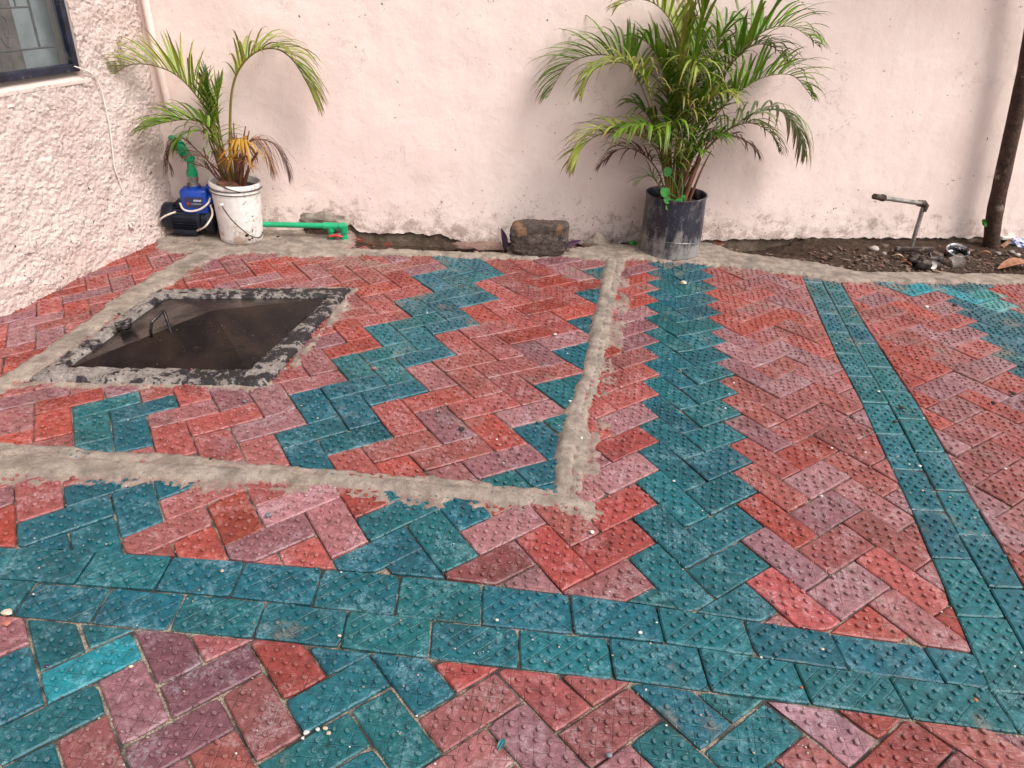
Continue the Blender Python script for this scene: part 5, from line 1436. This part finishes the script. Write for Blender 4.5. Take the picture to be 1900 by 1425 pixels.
for k, (px, py, s_, m_, lb) in enumerate(((1852, 470, .15, 0, 'grey pebble at the right foot of the leaning trunk'), (1878, 468, .17, 0, 'round grey pebble between the trunk and the blue bag'), (1888, 473, .14, 2, 'pale pebble in front of the blue bag'), (1622, 462, .22, 2, 'pale mortar crumb on the soil between the black pot and the stand pipe'), (1640, 456, .2, 1, 'brown clod against the wall left of the stand pipe'), (1735, 471, .2, 1, 'brown clod behind the scrap heap'), (1640, 470, .12, 0, 'small grey stone left of the stand pipe'))):
    mb = MB(); p = g(px, py, .15); mb.rock(p, s_, 1.2, 1, .7, 2, .35, k); thing(mb, 'stone', M_CLOD[m_], lb, 'stone', 'stones on the soil strip')
mb = MB(); mb.rock(wal(893, 459, 1.2), .62, 2.3, .8, .42, 3, .5, 2, 1.5); thing(mb, 'mortar_lump', M_MORT, 'low broken mortar lump at the wall foot left of the purple leaf', 'mortar')
mb = MB(); mb.rock(wal(603, 409, .25), 1.0, 1.15, .30, .42, 3, .5, 9, 1.8); thing(mb, 'mortar_lump', M_MORT, 'grey mortar hump on the wall just behind the end of the green pipe', 'mortar')
mb = MB(); mb.rock(wal(1108, 458, 1.0), .62, 1.2, .8, .95, 3, .45, 6, 1.8); thing(mb, 'mortar_lump', M_MORT, 'grey mortar lump against the wall between the block and the black pot', 'mortar')

# pebbles, chips and leaves dropped on the pavers ---------------------------------
MP = {'w': plain('white_chip', (.52, .49, .45), .6, var=.1), 'b': plain('beige_pebble', (.50, .38, .28), .7, var=.2), 'r': plain('red_pebble', (.28, .09, .07), .7, var=.3),
      'k': plain('black_clod', (.018, .014, .013), .8, var=.5), 'g': plain('grey_pebble', (.12, .13, .15), .5, var=.2), 'v': plain('violet_glass', (.05, .02, .05), .1, var=.1),
      'o': plain('orange_crumb', (.33, .10, .035), .8, var=.3), 't': plain('teal_chip', (.01, .10, .11), .4, var=.1), 'm': plain('mortar_crumb', (.30, .24, .19), .85, var=.3)}
CN = {'w': 'white', 'b': 'beige', 'r': 'reddish', 'k': 'black', 'g': 'blue-grey', 'v': 'violet', 'o': 'orange', 't': 'teal', 'm': 'grey'}
PEB = [(590, 1354, 9, 'w', 'chip in the white cluster on the front teal paver', 1), (604, 1352, 10, 'b', 'chip of the cluster on the front teal paver', 1), (610, 1361, 9, 'b', 'lower chip of the cluster on the front teal paver', 0), (568, 1360, 11, 'w', 'leftmost chip of the cluster on the front teal paver', 0), (562, 1370, 7, 'w', 'lowest chip of the cluster on the front teal paver', 0),
 (256, 1341, 0, 'w', '', 0), (498, 957, 13, 'g', 'flat pebble on the mauve paver below the mortar channel', 0), (505, 959, 8, 'g', '', 0), (630, 1180, 7, 'b', 'pebble at the edge of the lower teal border course', 0), (412, 1060, 8, 'b', 'pebble on the upper teal border course at the left', 0),
 (14, 1138, 20, 'b', 'stone at the left end of the teal border', 0), (12, 1158, 16, 'r', 'stone just below the beige one at the left picture edge', 0), (86, 1237, 9, 'v', 'glassy pebble left of the bright teal paver', 0), (243, 1237, 8, 'b', 'pebble under the right end of the bright teal paver', 0), (1130, 1402, 12, 'g', 'pebble at the bottom centre on a dark red paver', 0), (930, 1382, 0, 't', '', 0),
 (850, 881, 0, 'w', '', 0), (856, 797, 12, 'k', 'clod on a pink paver left of the right mortar channel', 0), (265, 857, 9, 'r', 'pebble on the front mortar channel', 0), (262, 705, 8, 'b', 'pebble on the front rim of the manhole', 0), (453, 745, 9, 'g', 'pebble on the red paver below the manhole', 0), (694, 684, 8, 'r', 'pebble on the teal zigzag right of the manhole', 0),
 (1188, 1174, 8, 'w', 'angular chip on the upper teal border course right of centre', 0), (1098, 988, 10, 'w', 'chip wedged between the scarlet pavers below the mortar corner', 0), (922, 1151, 7, 'w', 'speck on the joint of the teal border at centre', 0), (1526, 1205, 7, 'b', 'pebble on the teal border towards the right', 0), (1412, 1220, 6, 'w', 'chip on the joint of the teal border right of centre', 0),
 (1524, 921, 7, 'w', 'chip on the mauve paver in the right red field', 0), (1810, 1299, 9, 'o', 'crumb on the lower teal border at the right', 0), (1487, 1276, 7, 'o', 'crumb on the lower teal border course', 0), (1673, 757, 10, 'k', 'clod on the right-hand teal course', 0), (1660, 783, 9, 'k', 'leaf scrap in the joint of the right-hand teal course', 0), (1880, 731, 10, 'k', 'clod near the right edge on the red pavers', 0), (1843, 748, 10, 'k', 'clod on the red pavers at right', 0),
 (236, 456, 12, 'k', 'clod at the foot of the roughcast wall', 0), (257, 457, 10, 'k', 'clod just right of the one at the roughcast wall foot', 0), (317, 446, 6, 'k', '', 0), (516, 440, 7, 'k', 'clod on the mortar right of the white bucket', 0), (1770, 567, 9, 'k', 'clod near the bright teal pavers', 0), (1719, 570, 8, 'w', 'crumpled scrap on the red pavers near the bright teal ones', 0), (1769, 613, 8, 'm', 'crumb on the pink paver left of the dark teal zigzag', 0),
 (1079, 813, 6, 'w', 'chip on the inner edge of the right mortar channel', 0), (1058, 745, 7, 'w', 'chip on the left edge of the right mortar channel', 0), (1030, 621, 7, 'w', 'chip at the tip of a purple paver', 0), (220, 566, 6, 'k', 'crumb on the left mortar channel', 0), (221, 583, 6, 'k', 'second crumb on the left mortar channel below the first', 0), (24, 849, 8, 'k', 'crumb on the front mortar channel near the left edge', 0), (391, 852, 7, 'k', 'crumb on the middle of the front mortar channel', 0),
 (1268, 526, 13, 'b', 'flat chip on the teal column below the black pot', 0), (1630, 727, 6, 'w', 'chip at the left edge of the right-hand teal course', 0), (1706, 865, 7, 'w', 'chip in the middle joint of the right-hand teal course', 0), (1865, 870, 6, 'w', 'chip on the far right red pavers', 0), (968, 1280, 6, 'r', '', 0), (1250, 893, 6, 'w', 'speck on the teal column near the mortar corner', 0)]
for k, (px, py, s_, m_, lb, _) in enumerate(PEB):
    if not s_ or not lb: continue
    p = g(px, py, .05); dpt = (p - CAMP).dot(fw); r_s = s_ * dpt / F_PX * .42
    mb = MB(); mb.rock(p + Vector((0, 0, r_s * .35)), r_s, 1.15, .95, .6, 2, .42, k * 1.3, 1.6)
    prop(mb.build('pebble' if m_ not in 'k' else 'clod', MP[m_]), CN[m_] + ' ' + lb, 'pebble', 'pebbles and crumbs dropped on the paving')
leaf(g(924, 1392, .05), g(937, 1372, .08), .06, .03, MP['t'], 'small teal leaf sliver on the lilac paver at the bottom centre')
leaf(g(1838, 541, .05), g(1866, 556, .06), .07, .03, plain('straw', (.4, .3, .22), .7), 'pale straw leaf on the bright teal pavers')
# grit: far too many specks to count
r_ = random.Random(77); mbs = {'w': MB(), 'k': MB(), 'm': MB()}
for k in range(900):
    t = r_.random() ** 1.0; px = r_.uniform(-60, 1960); py = 480 + (1425 - 480) * r_.random() ** 1.25
    p = g(px, py, .03)
    if p.x < -18 or p.y > 34: continue
    key = 'w' if k % 5 == 0 else ('k' if k % 3 == 1 else 'm')
    mbs[key].rock(p, r_.choice([.012, .016, .022, .032]) * (1 if p.y > 14 else .7), 1.2, 1, .6, 1, .4, k)
for key, nm in (('w', 'white grit'), ('k', 'dark grit'), ('m', 'sandy grit')):
    prop(mbs[key].build('grit', MP[key]), nm + ' scattered over the pavers', None, None, 'stuff')
